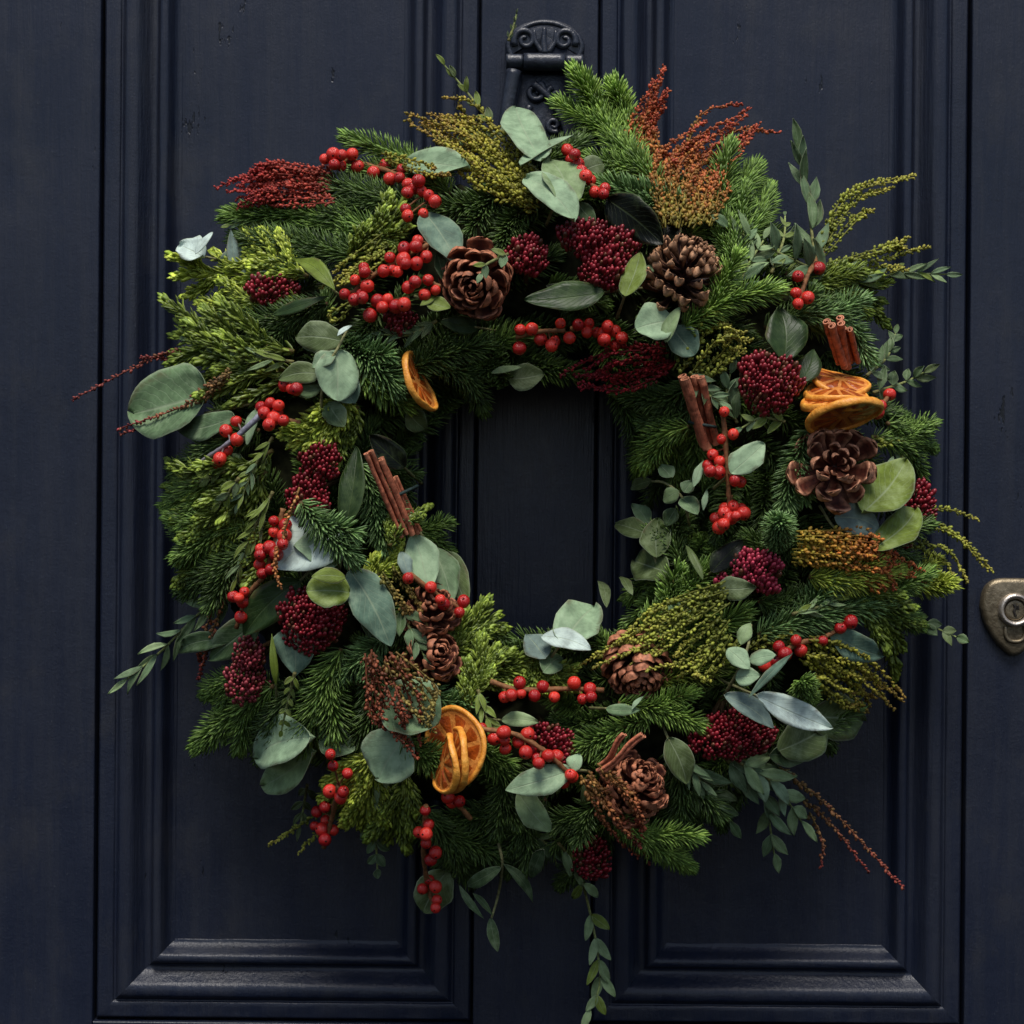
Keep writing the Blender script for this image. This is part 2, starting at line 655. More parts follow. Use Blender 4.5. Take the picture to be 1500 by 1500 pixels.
# ------------------------------------------------------------------ knocker
kn = thing('door_knocker', 'black painted ornate iron knocker above the wreath', 'door knocker', G(788, 170, 0.004))
arch = [(741, 97), (735, 84), (735, 68), (743, 54), (757, 44), (775, 38), (792, 36), (810, 38), (827, 44), (840, 54), (848, 67), (849, 82), (842, 97)]
dense = [tuple(p[:2]) for p in curve([(x, y, 0) for x, y in arch], 44)]
shape('crest', extruded(dense, 0.002, 0.013, 7), M_IRON, kn)
bb = Buf()
for vt in (tube(gcurve([(744, 92), (739, 74), (750, 57), (772, 45), (792, 42), (814, 46), (836, 58), (845, 75), (840, 92)], 40, 0.0125), 0.0016, 0.0016, (0, 0, 0), sides=8),
           tube(spiral(763, 68, 17, 1.4, 2.6, 1, 0.0132), 0.0021, 0.0013, (0, 0, 0), sides=8),
           tube(spiral(820, 68, 17, 1.4, 0.5, -1, 0.0132), 0.0021, 0.0013, (0, 0, 0), sides=8),
           tube(gcurve([(792, 88), (790, 70), (791, 50)], 12, 0.0138), 0.0024, 0.0012, (0, 0, 0), sides=8),
           tube(gcurve([(788, 86), (778, 70), (776, 54)], 12, 0.0134), 0.0019, 0.0010, (0, 0, 0), sides=8),
           tube(gcurve([(796, 86), (806, 70), (807, 54)], 12, 0.0134), 0.0019, 0.0010, (0, 0, 0), sides=8)):
    bb.add(*vt)
part('crest_relief', bb.mesh('crest_relief', [M_IRON]), kn)
for (xa, xb, r) in ((736, 760, 0.0044), (761, 821, 0.0050), (822, 847, 0.0044)):
    v, t, c = tube(gcurve([(xa, 99), ((xa + xb) / 2, 99), (xb, 99)], 8, 0.013), r, r, (0, 0, 0), sides=16)
    shape('hinge_knuckle', (v, t), M_IRON, kn)
plate = [(758, 112), (826, 112), (838, 160), (846, 215), (846, 290), (742, 290), (742, 215), (748, 160)]
shape('back_plate', extruded(plate, 0.002, 0.007, 4), M_IRON, kn)
for pts in ([(747, 112), (741, 150), (735, 195), (731, 245), (742, 300)], [(832, 112), (841, 150), (850, 195), (858, 245), (848, 300)]):
    v, t, c = tube(gcurve(pts, 24, 0.013), 0.0046, 0.0040, (0, 0, 0), sides=12)
    shape('arm', (v, t), M_IRON, kn)
rb = Buf()
for vt in (tube(spiral(778, 140, 15, 1.3, -1.2, 1, 0.0085), 0.0022, 0.0014, (0, 0, 0), sides=8),
           tube(spiral(808, 146, 14, 1.3, -1.9, -1, 0.0085), 0.0022, 0.0014, (0, 0, 0), sides=8),
           tube(gcurve([(775, 128), (800, 150), (820, 185), (828, 215)], 16, 0.009), 0.0026, 0.0020, (0, 0, 0), sides=8),
           tube(gcurve([(770, 160), (766, 190), (775, 225)], 14, 0.0085), 0.0022, 0.0018, (0, 0, 0), sides=8),
           tube(spiral(806, 188, 11, 1.3, 1.0, 1, 0.0085), 0.0020, 0.0012, (0, 0, 0), sides=8)):
    rb.add(*vt)
part('plate_relief', rb.mesh('plate_relief', [M_IRON]), kn)

# ------------------------------------------------------------------ lock
lk = thing('door_lock', 'tarnished brass cylinder lock plate at right edge of door', 'lock', G(1478, 900, 0.003))
sh = [(1433, 882), (1436, 862), (1444, 848), (1458, 841), (1480, 840), (1502, 841), (1516, 848), (1524, 862), (1527, 882), (1521, 905), (1508, 930), (1494, 948),
      (1484, 953), (1474, 951), (1456, 934), (1440, 908)]
dense = [tuple(p[:2]) for p in curve([(x, y, 0) for x, y in sh + sh[:1]], 56)][:-1]
shape('lock_plate', extruded(dense, 0.003, 0.0085, 7), M_BRASS, lk)
shape('collar_ring', lathe(1481, 886, [(25, 0.0085), (24.5, 0.0105), (22, 0.0122), (19, 0.0122), (16.5, 0.0105), (16, 0.0088)]), M_NICKEL, lk)
shape('cylinder_plug', lathe(1481, 886, [(15.5, 0.0086), (14.5, 0.0098), (13, 0.0102), (9, 0.0100), (0.05, 0.0100)]), M_BRASS, lk)
kb = Buf()
for seg in ([(1479, 877), (1481, 883), (1479, 888), (1482, 895)], [(1484, 879), (1485, 885)]):
    kb.add(*tube(gcurve(seg, 10, 0.0100), 0.0010, 0.0008, (0, 0, 0), sides=6))
part('keyhole', kb.mesh('keyhole', [M_HOLE]), lk)
v, t, c = tube(gcurve([(1468, 909), (1468, 922), (1473, 930), (1482, 932), (1491, 930), (1496, 922), (1496, 909)], 26, 0.0086), 0.0013, 0.0013, (0, 0, 0), sides=8)
shape('raised_rim', (v, t), M_BRASS, lk)

# ------------------------------------------------------------------ plant builders
G_FIR = (lin(66, 92, 58), lin(84, 118, 70))


def frames(T):
    side = np.cross(T, F)
    m = np.linalg.norm(side, axis=1) < 0.35
    side[m] = np.cross(T[m], np.array([0.3, 0.0, 1.0]))
    side = unit(side)
    up = np.cross(side, T)
    s = np.sign(up @ F)
    s[s == 0] = 1
    return side, up * s[:, None], m


def fir_into(buf, c, L, pal, dens=1.0, wmm=0.72, spread=108, tip_light=0.35, rng=RNG, alpha0=68, jit=1.0):
    """fir needles along a world curve c, set in close staggered ranks like the teeth of a comb"""
    seg = np.linalg.norm(np.diff(c, axis=0), axis=1)
    length = seg.sum()
    ranks = 13
    rows = max(5, int(length / 0.00235 * dens))
    tt, pp = np.meshgrid(np.arange(rows), np.arange(ranks), indexing='ij')
    s = (tt + (pp * 0.37) % 1.0 + rng.normal(0, 0.16 * jit, tt.shape)) / rows
    phi = -spread + 2 * spread * (pp + 0.5) / ranks + rng.normal(0, 6 * jit, tt.shape)
    s, phi = np.clip(s.ravel(), 0, 1), phi.ravel()
    # a tuft closes the tip
    ex = int(16 * min(1, dens + 0.2))
    s = np.concatenate([s, rng.uniform(0.95, 1.0, ex)])
    phi = np.concatenate([phi, rng.uniform(-spread, spread, ex)])
    k = len(s)
    idx = s * (len(c) - 1)
    i0 = np.clip(idx.astype(int), 0, len(c) - 2)
    fr = (idx - i0)[:, None]
    pos = c[i0] * (1 - fr) + c[i0 + 1] * fr
    T = tangents(c)
    Tn = unit(T[i0] * (1 - fr) + T[i0 + 1] * fr)
    side, up, head = frames(Tn)
    phi = np.radians(np.where(head, phi * 180 / spread, phi))
    alpha = np.radians(rng.normal(alpha0, 5 * jit, k)) * (1 - 0.80 * np.clip((s - 0.70) / 0.30, 0, 1) ** 1.5)
    alpha[-ex:] *= rng.uniform(0.5, 2.2, ex)
    rad = side * np.sin(phi)[:, None] + up * np.cos(phi)[:, None]
    d = unit(Tn * np.cos(alpha)[:, None] + rad * np.sin(alpha)[:, None])
    ln = L * S * rng.normal(0.82, 0.06, k) * (0.72 + 0.28 * np.clip(s / 0.15, 0, 1)) * (1 - 0.18 * np.cos(phi) ** 2)
    ln[-ex:] *= 0.8
    n = up * 0.6 + Tn * 0.55 + rng.normal(0, 0.10, (k, 3))
    n = unit(n - d * (n * d).sum(1, keepdims=True))
    y = np.cross(n, d)
    t = rng.random((k, 1)) ** 1.2
    cols = pal[0] * (1 - t) + pal[1] * t
    cols = cols * rng.uniform(0.75, 1.2, (k, 1))
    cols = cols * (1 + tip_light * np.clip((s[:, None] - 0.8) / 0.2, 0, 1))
    w = wmm * 0.001 * rng.uniform(0.85, 1.15, (k, 1))
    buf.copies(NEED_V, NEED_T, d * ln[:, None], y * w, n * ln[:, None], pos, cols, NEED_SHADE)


def sprig_curve(path, n=24):
    return curve([W(*p) for p in path], n)


def fir(label, path, L=34, pal='g', sides=1, dens=1.0, w=0.72, off=0, name='fir_sprig', cat='fir sprig', group='fir sprigs in the wreath'):
    path = [((p[0], p[1], (p[2] if len(p) > 2 else 0) + off)) for p in path]
    c = sprig_curve(path)
    o = thing(name, label, cat, c[0], group)
    b = Buf()
    pl = PAL[pal]
    fir_into(b, c, L, pl, dens, w)
    sb = Buf()
    sb.add(*tube(c, 0.0013, 0.0008, lin(92, 70, 42), lin(110, 105, 55)))
    T = tangents(c)
    tot = np.linalg.norm(np.diff(c, axis=0), axis=1).sum()
    for q in range(sides):
        i = int(len(c) * (0.22 + 0.38 * q / max(1, sides - 1) if sides > 1 else 0.35))
        sd_, up_, _ = frames(T[i:i + 1])
        sgn = 1 if q % 2 else -1
        dirv = unit(T[i] * 0.75 + sd_[0] * sgn * 0.66 + up_[0] * random.uniform(-0.05, 0.2))
        l = tot * random.uniform(0.30, 0.42)
        cc = np.array([c[i] + dirv * l * t + T[i] * l * 0.25 * t * t for t in np.linspace(0, 1, 10)])
        fir_into(b, cc, L * 0.9, pl, dens, w)
        sb.add(*tube(cc, 0.0009, 0.0006, lin(100, 80, 45), lin(110, 105, 55)))
    part('twig', sb.mesh('twig', [M_STEM]), o)
    part('needles', b.mesh('needles', [M_NEED]), o, kind='stuff')
    return o


PAL = {
    'g': (lin(74, 102, 42), lin(136, 168, 78)),      # mid green fir
    'b': (lin(74, 104, 54), lin(136, 170, 102)),     # bluish fir
    'l': (lin(86, 118, 46), lin(158, 190, 86)),      # light fir
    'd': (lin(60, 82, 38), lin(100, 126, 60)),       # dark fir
    'y': (lin(116, 136, 40), lin(194, 206, 84)),     # lime conifer
    'o': (lin(82, 100, 36), lin(138, 156, 60)),      # olive conifer
}


def conifer(label, path, L=44, pal='y', sides=3, off=0):
    """softer, wider leaved lime sprig: fewer, broader needles set flat in two ranks"""
    path = [((p[0], p[1], (p[2] if len(p) > 2 else 0) + off)) for p in path]
    c = sprig_curve(path)
    o = thing('conifer_sprig', label, 'conifer sprig', c[0], 'lime green conifer sprigs in the wreath')
    b, sb = Buf(), Buf()
    pl = PAL[pal]
    fir_into(b, c, L * 0.72, pl, 0.20, 1.45, spread=96, tip_light=0.7, alpha0=42, jit=2.0)
    sb.add(*tube(c, 0.0014, 0.0008, lin(96, 84, 42), lin(130, 135, 60)))
    T = tangents(c)
    tot = np.linalg.norm(np.diff(c, axis=0), axis=1).sum()
    for q in range(sides * 2):
        i = int(len(c) * (0.12 + 0.72 * q / (sides * 2)))
        sd_, up_, _ = frames(T[i:i + 1])
        sgn = 1 if q % 2 else -1
        dirv = unit(T[i] * 0.8 + sd_[0] * sgn * 0.6 + up_[0] * random.uniform(0.0, 0.35))
        l = tot * random.uniform(0.22, 0.36)
        cc = np.array([c[i] + dirv * l * t + T[i] * l * 0.3 * t * t for t in np.linspace(0, 1, 9)])
        fir_into(b, cc, L * 0.62, pl, 0.18, 1.4, spread=96, tip_light=1.0, alpha0=40, jit=2.0)
        sb.add(*tube(cc, 0.0008, 0.0006, lin(110, 105, 50), lin(140, 145, 66)))
    part('twig', sb.mesh('twig', [M_STEM]), o)
    part('needles', b.mesh('needles', [M_NEED]), o, kind='stuff')
    return o


SHAPES = {'r': (0.92, 0.52), 'o': (0.82, 0.72), 'l': (0.86, 1.05), 'p': (0.7, 0.95)}


def leaf_mesh(base, tip, wpx, kind='o', col=(0.2, 0.3, 0.2), roll=0.0, curl=0.10, fold=0.15, wave=0.03, m=None, nu=11, nv=6, up_bias=0.85):
    """two-sided leaf with thickness, from base to tip (world)"""
    p_, q_ = SHAPES[kind]
    base, tip = np.asarray(base), np.asarray(tip)
    ax = tip - base
    L = np.linalg.norm(ax)
    X = ax / L
    side = np.cross(X, F)
    if np.linalg.norm(side) < 0.2: side = np.cross(X, np.array([0, 0, 1.0]))
    side = unit(side)
    nrm = np.cross(side, X)
    if nrm @ F < 0:
        nrm = -nrm
    if (nrm * math.cos(R(roll)) - side * math.sin(R(roll)))[2] < (nrm * math.cos(R(roll)) + side * math.sin(R(roll)))[2]:
        roll = -roll if random.random() < up_bias else roll
    cr, sr = math.cos(R(roll)), math.sin(R(roll))
    side, nrm = side * cr + nrm * sr, nrm * cr - side * sr
    hw = wpx * S * 0.47
    ph = random.uniform(0, 6)
    bendside = random.uniform(-0.06, 0.06) * L
    V, UV = [], []
    for i in range(nu + 1):
        t = (1 - math.cos(math.pi * i / nu)) / 2
        w = hw * max(0.0, math.sin(math.pi * t ** p_)) ** q_
        w = max(w, hw * 0.02)
        for j in range(nv + 1):
            s = 2 * j / nv - 1
            wob = 1 + wave * math.sin(7 * t + ph + 2 * s) + 0.6 * wave * math.sin(17 * t + 2 * ph)
            z = fold * hw * (abs(s) ** 1.6) - curl * L * (2 * t - 1) ** 2 + curl * L \
                + wave * hw * 1.6 * math.sin(9 * t + ph + 1.5 * s) * abs(s)
            y = s * w * wob * (1 - 0.10 * fold * abs(s)) + bendside * math.sin(math.pi * t)
            V.append(base + X * (t * L) + side * y + nrm * z)
            UV.append((t, j / nv))
    V = np.array(V)
    n1 = len(V)
    V2 = V - nrm * 0.00035
    T = []
    for i in range(nu):
        for j in range(nv):
            a = i * (nv + 1) + j
            b = a + nv + 1
            T += [(a, b, b + 1), (a, b + 1, a + 1)]
    T = np.array(T)
    nn = np.cross(V[T[:, 1]] - V[T[:, 0]], V[T[:, 2]] - V[T[:, 0]]).sum(0)
    if nn @ nrm < 0: T = T[:, ::-1]
    rim = [i * (nv + 1) for i in range(nu + 1)] + [nu * (nv + 1) + j for j in range(1, nv + 1)] + \
          [i * (nv + 1) + nv for i in range(nu - 1, -1, -1)] + [j for j in range(nv - 1, 0, -1)]
    E = []
    for a, b in zip(rim, rim[1:] + rim[:1]):
        E += [(a, b, b + n1), (a, b + n1, a + n1)]
    AT = np.vstack([T, T[:, ::-1] + n1, np.array(E)])
    col = np.asarray(col)
    C = np.vstack([np.repeat(col[None], n1, 0), np.repeat((col * np.array([1.02, 0.98, 0.9]))[None], n1, 0)])
    return make_mesh('leaf', np.vstack([V, V2]), AT, C, np.array(UV + UV), mats=[m or M_EUC])


EC = {  # leaf colours
    'p': lin(148, 175, 138), 'w': lin(204, 222, 212), 't': lin(100, 128, 108), 'g': lin(102, 128, 90), 'y': lin(112, 130, 48),
    'o': lin(90, 106, 62), 'b': lin(118, 138, 130), 'd': lin(44, 64, 32), 'k': lin(12, 18, 10), 'm': lin(82, 106, 66), 'h': lin(134, 158, 108),
}


def leaf_part(o, x0, y0, x1, y1, w, col, kind='o', o0=0, o1=0, roll=None, curl=None, fold=None, m=None):
    if roll is None: roll = random.uniform(10, 28)
    elif abs(roll) < 15 and col in 'pwhgyb': roll = random.uniform(16, 28)
    if y1 < y0 - 10: o0, o1 = o1, o0 - 2        # tips that point up lean back, so every leaf turns its face to the sky
    if curl is None: curl = random.uniform(0.02, 0.13)
    if fold is None: fold = random.uniform(0.05, 0.30)
    me = leaf_mesh(W(x0, y0, o0), W(x1, y1, o1), w, kind, EC[col] * random.uniform(0.92, 1.08), roll, curl, fold,
                   random.uniform(0.03, 0.085), m, *((14, 6) if w > 24 else (9, 4)), up_bias=0.1 if col == 'k' else 1.0)
    return part('leaf', me, o)


def leaves(label, lst, off=0, name='eucalyptus_sprig', cat='eucalyptus', group='eucalyptus leaves in the wreath', stem=None, m=None):
    """sprig of placed leaves: each (x0,y0,x1,y1,width,colour,shape[,offset0,offset1,roll])"""
    f = lst[0]
    o = thing(name, label, cat, W(f[0], f[1], off), group)
    for q in lst:
        x0, y0, x1, y1, w, col, kind = q[:7]
        a = q[7] if len(q) > 7 else 0
        b = q[8] if len(q) > 8 else a + 4
        leaf_part(o, x0, y0, x1, y1, w, col, kind, off + a, off + b, q[9] if len(q) > 9 else None, m=m)
    if stem is None:
        stem = [(2 * f[0] - f[2], 2 * f[1] - f[3], -14), (f[0], f[1], 0)]
        stem = [((f[0] * 1.5 - f[2] * 0.5), (f[1] * 1.5 - f[3] * 0.5), -16), (f[0] + (f[2] - f[0]) * 0.08, f[1] + (f[3] - f[1]) * 0.08, 1)]
    c = curve([W(p[0], p[1], off + (p[2] if len(p) > 2 else 0)) for p in stem], 12)
    v, t, cc = tube(c, 0.0009, 0.0007, lin(120, 118, 78), lin(140, 140, 95))
    part('stem', make_mesh('stem', v, t, cc, mats=[M_STEM]), o)
    return o


def leafy(label, path, ln=34, w=13, cols='gh', kind='l', n=7, ang=38, off=0, name='leafy_sprig', cat='leafy sprig',
          group='narrow leaved sprigs in the wreath', m=None, sd=1.0):
    """stem with pairs of narrow leaves"""
    pts = [(p[0], p[1], (p[2] if len(p) > 2 else 0) + off) for p in path]
    c = curve([W(*p) for p in pts], 30)
    o = thing(name, label, cat, c[0], group)
    v, t, cc = tube(c, 0.0010, 0.0005, lin(110, 105, 62), lin(150, 165, 100))
    part('stem', make_mesh('stem', v, t, cc, mats=[M_STEM]), o)
    T = tangents(c)
    for i in range(n):
        f = 0.08 + 0.90 * i / max(1, n - 1)
        k = min(len(c) - 1, int(f * (len(c) - 1)))
        side, up, _ = frames(T[k:k + 1])
        last = i == n - 1
        for sgn in ((0,) if last else (-1, 1)):
            a = R(random.gauss(ang, 9)) * sgn
            lift = random.uniform(-0.15, 0.45)
            d = unit(T[k] * math.cos(a) + side[0] * math.sin(a) * sd + up[0] * lift)
            l = ln * S * random.uniform(0.8, 1.15) * (1 - 0.35 * f)
            ww = w * random.uniform(0.85, 1.15) * (1 - 0.25 * f)
            me = leaf_mesh(c[k] + up[0] * 0.0004, c[k] + d * l, ww, kind, EC[random.choice(cols)] * random.uniform(0.88, 1.1), random.uniform(-35, 35),
                           random.uniform(-0.04, 0.12), random.uniform(0.1, 0.5), 0.02, m, 7, 4)
            part('leaf', me, o)
    return o


def berry_mesh():
    v, t = [], []
    nu, nv = 18, 11
    for i in range(nv + 1):
        th = math.pi * i / nv
        for j in range(nu):
            ph = 2 * math.pi * j / nu
            r = 1.0 + 0.02 * math.sin(2 * ph + i)
            z = math.cos(th) * 0.96
            if i <= 1: z = 0.96 - 0.07 * (1 - i)
            v.append((r * math.sin(th) * math.cos(ph), r * math.sin(th) * math.sin(ph), z))
    for i in range(nv):
        for j in range(nu):
            a, b = i * nu + j, i * nu + (j + 1) % nu
            t += [(a, b + nu, b), (a, a + nu, b + nu)]
    v, t = np.array(v), np.array(t)
    t = t[:, ::-1]
    mid = [0] * len(t)
    # withered calyx at the end: small dark star
    n0 = len(v)
    star = [(0, 0, 0.93)] + [((0.17 if k % 2 else 0.09) * math.cos(k * math.pi / 5), (0.17 if k % 2 else 0.09) * math.sin(k * math.pi / 5), 0.985 if k % 2 else 0.95) for k in range(10)]
    st = [(n0, n0 + 1 + k, n0 + 1 + (k + 1) % 10) for k in range(10)]
    v = np.vstack([v, np.array(star)])
    t = np.vstack([t, np.array(st)])
    mid += [1] * len(st)
    return make_mesh('berry', v, t, mats=[M_BERRY, M_CALYX], mat_idx=mid)


BERRY = berry_mesh()


def berries(label, spots, stem, off=6, r=8.9, grey=False, sr=0.0013):
    pts = [(p[0], p[1], (p[2] if len(p) > 2 else 0) + off) for p in stem]
    c = curve([W(*p) for p in pts], 22)
    o = thing('berry_sprig', label, 'berry sprig', c[0], 'red berry sprigs in the wreath')
    sb = Buf()
    c0, c1 = (lin(150, 150, 165), lin(120, 115, 115)) if grey else (lin(140, 98, 62), lin(120, 78, 48))
    sb.add(*tube(c, sr * (1.7 if grey else 1.1), sr, c0, c1, sides=7, jitter=0.1))
    pl = [tuple(map(float, s.split(','))) for s in spots.split()]
    placed = []
    for x, y in pl:
        rr = r * random.uniform(0.80, 1.10)
        d = surf(x, y) + (off + random.uniform(0, 5)) * 0.001
        pos = P(x, y, d)
        for _ in range(10):           # push forward until clear of its neighbours
            if all(np.linalg.norm(pos - q) > 0.86 * (rr + r2) * S for q, r2 in placed): break
            d += 0.0015
            pos = P(x, y, d)
        placed.append((pos, rr))
        b = part('berry', BERRY, o, pos)
        b.scale = tuple(rr * S * random.uniform(0.94, 1.05) for _ in range(3))
        dirv = unit(np.array([random.gauss(0, 0.7), -1.0 + random.gauss(0, 0.4), random.gauss(-0.3, 0.7)]))
        b.rotation_euler = Vector(dirv).to_track_quat('Z', 'Y').to_euler()
        k = int(np.argmin(np.linalg.norm(c - pos, axis=1)))
        a = c[max(0, k - 1)]
        if np.linalg.norm(a - pos) < 0.03:
            sb.add(*tube(curve([a, (a + pos) / 2 + np.array([0, 0.001, 0.0006]), pos], 6), 0.0006, 0.0005, c1, lin(110, 70, 40), sides=5))
    part('stem', sb.mesh('stem', [M_STEM]), o)
    return o


def skimmia(label, lobes, stem, off=8, cols=(lin(84, 8, 18), lin(136, 30, 40)), bud=3.0):
    """dome-shaped head of small buds; lobes (x,y,rx,ry)"""
    x, y, rx, ry = lobes[0]
    o = thing('skimmia_head', label, 'flower head', W(x, y, off), 'dark red bud heads in the wreath')
    b, sb = Buf(), Buf()
    root = W(stem[0], stem[1], -20)
    for (x, y, rx, ry) in lobes:
        area = math.pi * rx * ry
        n = int(area / 24)
        pts = []
        tries = 0
        while len(pts) < n and tries < n * 30:
            tries += 1
            a, q = random.uniform(0, 2 * math.pi), math.sqrt(random.random())
            rag = 1 + 0.07 * math.sin(3 * a + x) + 0.05 * math.sin(7 * a + y) + random.uniform(-0.08, 0.08)
            px, py = x + rx * q * rag * math.cos(a), y + ry * q * rag * math.sin(a)
            if math.sin(px * 0.31 + py * 0.12 + x) + math.sin(py * 0.37 - px * 0.16 + y) < -1.05 and random.random() < 0.85: continue
            h = math.sqrt(max(0, 1 - min(q, 1) ** 2.2)) * min(rx, ry) * S * 0.75 + random.uniform(-0.0028, 0.0016)
            if all((px - u) ** 2 + (py - v_) ** 2 > 22 for u, v_, _ in pts): pts.append((px, py, h))
        d0 = surf(x, y) + off * 0.001
        pos = np.array([P(u, v_, d0 + h) for u, v_, h in pts])
        dirs = unit(pos - (P(x, y, d0 - 0.010) * 0.75 + root * 0.25) + RNG.normal(0, 0.0012, pos.shape))
        dirs = unit(dirs * 0.55 + np.array([0.22, -0.1, 0.62]))
        k = len(pos)
        ref = unit(RNG.normal(0, 1, (k, 3)))
        Y = unit(np.cross(dirs, ref))
        Z = np.cross(dirs, Y)
        r = bud * S * RNG.uniform(0.62, 1.25, (k, 1))
        t = RNG.random((k, 1))
        col = cols[0] * (1 - t) + cols[1] * t
        col = np.where(RNG.random((k, 1)) < 0.10, lin(92, 52, 34)[None], col)
        tv = ICO2[0].copy()
        # pear-shaped bud, paler towards its tip
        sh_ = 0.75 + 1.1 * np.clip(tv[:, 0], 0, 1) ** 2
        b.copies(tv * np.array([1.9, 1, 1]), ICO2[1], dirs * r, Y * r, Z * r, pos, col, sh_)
        ctr = P(x, y, d0 - 0.004)
        for q in pos[::4]:
            sb.add(*tube(np.array([ctr, (ctr + q) / 2, q]), 0.0007, 0.0004, lin(84, 40, 40), lin(96, 30, 40), sides=4))
        sb.add(*tube(curve([root, (root + ctr) / 2, ctr], 6), 0.0016, 0.0012, lin(80, 70, 40), lin(96, 50, 40)))
    part('stalk', sb.mesh('stalk', [M_STEM]), o)
    part('buds', b.mesh('buds', [M_BUD]), o, kind='stuff')
    return o


def plume(label, strands, cols, off=8, bead=2.9, step=3.4, spread=0.0, n=1, fuzz=6.0):
    """airy seed plume: every strand is a thin stem thick with tiny seeds. cols base, middle, tip"""
    out = []
    n = max(3, int(n * 0.9)) if n > 4 else n
    fz = fuzz if n > 4 else 4.8
    for st in strands:
        k = n if len(strands) == 1 else max(1, n)
        for q in range(k):
            a = (q / (k - 1) * 2 - 1) if k > 1 else 0.0
            pts = []
            m_ = len(st)
            for i, p in enumerate(st):
                nx, ny = st[min(i + 1, m_ - 1)][0] - st[max(i - 1, 0)][0], st[min(i + 1, m_ - 1)][1] - st[max(i - 1, 0)][1]
                l = math.hypot(nx, ny) or 1
                f = i / (m_ - 1)
                sw = spread * a * (0.35 + 1.0 * math.sin(math.pi * min(1, 0.15 + f * 0.75))) * (0.55 if i == m_ - 1 else 1)
                pull = -random.uniform(0, 0.85) * (1 if i == m_ - 1 and k > 1 else 0)
                pts.append((p[0] - ny / l * sw + nx * pull + random.gauss(0, 1 + spread * 0.12), p[1] + nx / l * sw + ny * pull + random.gauss(0, 1 + spread * 0.12),
                            (p[2] if len(p) > 2 else 0) + random.uniform(-1, 1) * (2 + spread * 0.2)))
            out.append(pts)
    f0 = out[0][0]
    o = thing('seed_plume', label, 'seed plume', W(f0[0], f0[1], off), 'airy seed plumes in the wreath')
    b, sb = Buf(), Buf()
    cols = [np.asarray(c) for c in cols]
    for pts in out:
        c = curve([W(p[0], p[1], p[2] + off) for p in pts], 26)
        sb.add(*tube(c, 0.00055, 0.0003, cols[0] * 0.8, cols[2] * 0.8, sides=5))
        tot = np.linalg.norm(np.diff(c, axis=0), axis=1).sum()
        k = int(tot / S / step * 1.5)
        if k < 3: continue
        s = np.linspace(0.04, 1, k) + RNG.normal(0, 0.006, k)
        s = np.clip(s, 0, 1)
        idx = s * (len(c) - 1)
        i0 = np.clip(idx.astype(int), 0, len(c) - 2)
        fr = (idx - i0)[:, None]
        T = tangents(c)[i0]
        side, up, _ = frames(T)
        ph = RNG.uniform(0, 2 * np.pi, (k, 1))
        rad = side * np.cos(ph) + up * np.sin(ph)
        taper = (1.0 - 0.55 * s[:, None])
        pos = c[i0] * (1 - fr) + c[i0 + 1] * fr + rad * fz * S * taper * RNG.uniform(0.4, 1.15, (k, 1))
        d = unit(T * 0.75 + rad * 0.8)
        Y = unit(np.cross(d, RNG.normal(0, 1, (k, 3))))
        Z = np.cross(d, Y)
        r = bead * S * RNG.uniform(0.6, 1.15, (k, 1)) * (1 - 0.25 * s[:, None])
        u = np.clip(s[:, None] + RNG.normal(0, 0.13, (k, 1)), 0, 1)
        col = np.where(u < 0.5, cols[0] * (1 - 2 * u) + cols[1] * 2 * u, cols[1] * (2 - 2 * u) + cols[2] * (2 * u - 1))
        col = col * RNG.uniform(0.5, 1.6, (k, 1))
        b.copies(ICO1[0] * np.array([1.45, 0.85, 0.85]), ICO1[1], d * r, Y * r, Z * r, pos, col)
    part('stems', sb.mesh('stems', [M_STEM]), o)
    part('seeds', b.mesh('seeds', [M_SEED]), o, kind='stuff')
    return o


def scale_mesh(tipcol, basecol, wide=1.0):
    """one woody cone scale: x outward, y width, z towards the cone's apex"""
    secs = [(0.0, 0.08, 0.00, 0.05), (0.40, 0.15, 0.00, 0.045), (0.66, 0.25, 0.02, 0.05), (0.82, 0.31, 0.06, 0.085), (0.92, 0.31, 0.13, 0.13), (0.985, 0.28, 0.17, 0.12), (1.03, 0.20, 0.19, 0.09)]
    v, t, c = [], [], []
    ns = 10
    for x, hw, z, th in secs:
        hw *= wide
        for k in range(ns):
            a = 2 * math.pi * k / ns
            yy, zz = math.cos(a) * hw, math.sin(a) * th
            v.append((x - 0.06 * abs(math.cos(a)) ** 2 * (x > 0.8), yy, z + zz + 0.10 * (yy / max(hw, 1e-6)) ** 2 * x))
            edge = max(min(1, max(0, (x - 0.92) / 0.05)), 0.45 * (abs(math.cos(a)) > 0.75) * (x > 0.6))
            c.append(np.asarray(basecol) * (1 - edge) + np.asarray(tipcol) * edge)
    for i in range(len(secs) - 1):
        for k in range(ns):
            a, b = i * ns + k, i * ns + (k + 1) % ns
            t += [(a, b, b + ns), (a, b + ns, a + ns)]
    l = (len(secs) - 1) * ns
    for k in range(1, ns - 1): t.append((l, l + k, l + k + 1))
    # small umbo on the outer face
    return make_mesh('scale', v, np.array(t)[:, ::-1], np.array(c), mats=[M_CONE])


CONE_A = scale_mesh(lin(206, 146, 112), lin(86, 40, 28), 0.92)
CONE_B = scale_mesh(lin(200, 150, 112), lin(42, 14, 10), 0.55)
CONE_C = scale_mesh(lin(184, 118, 86), lin(66, 27, 19))


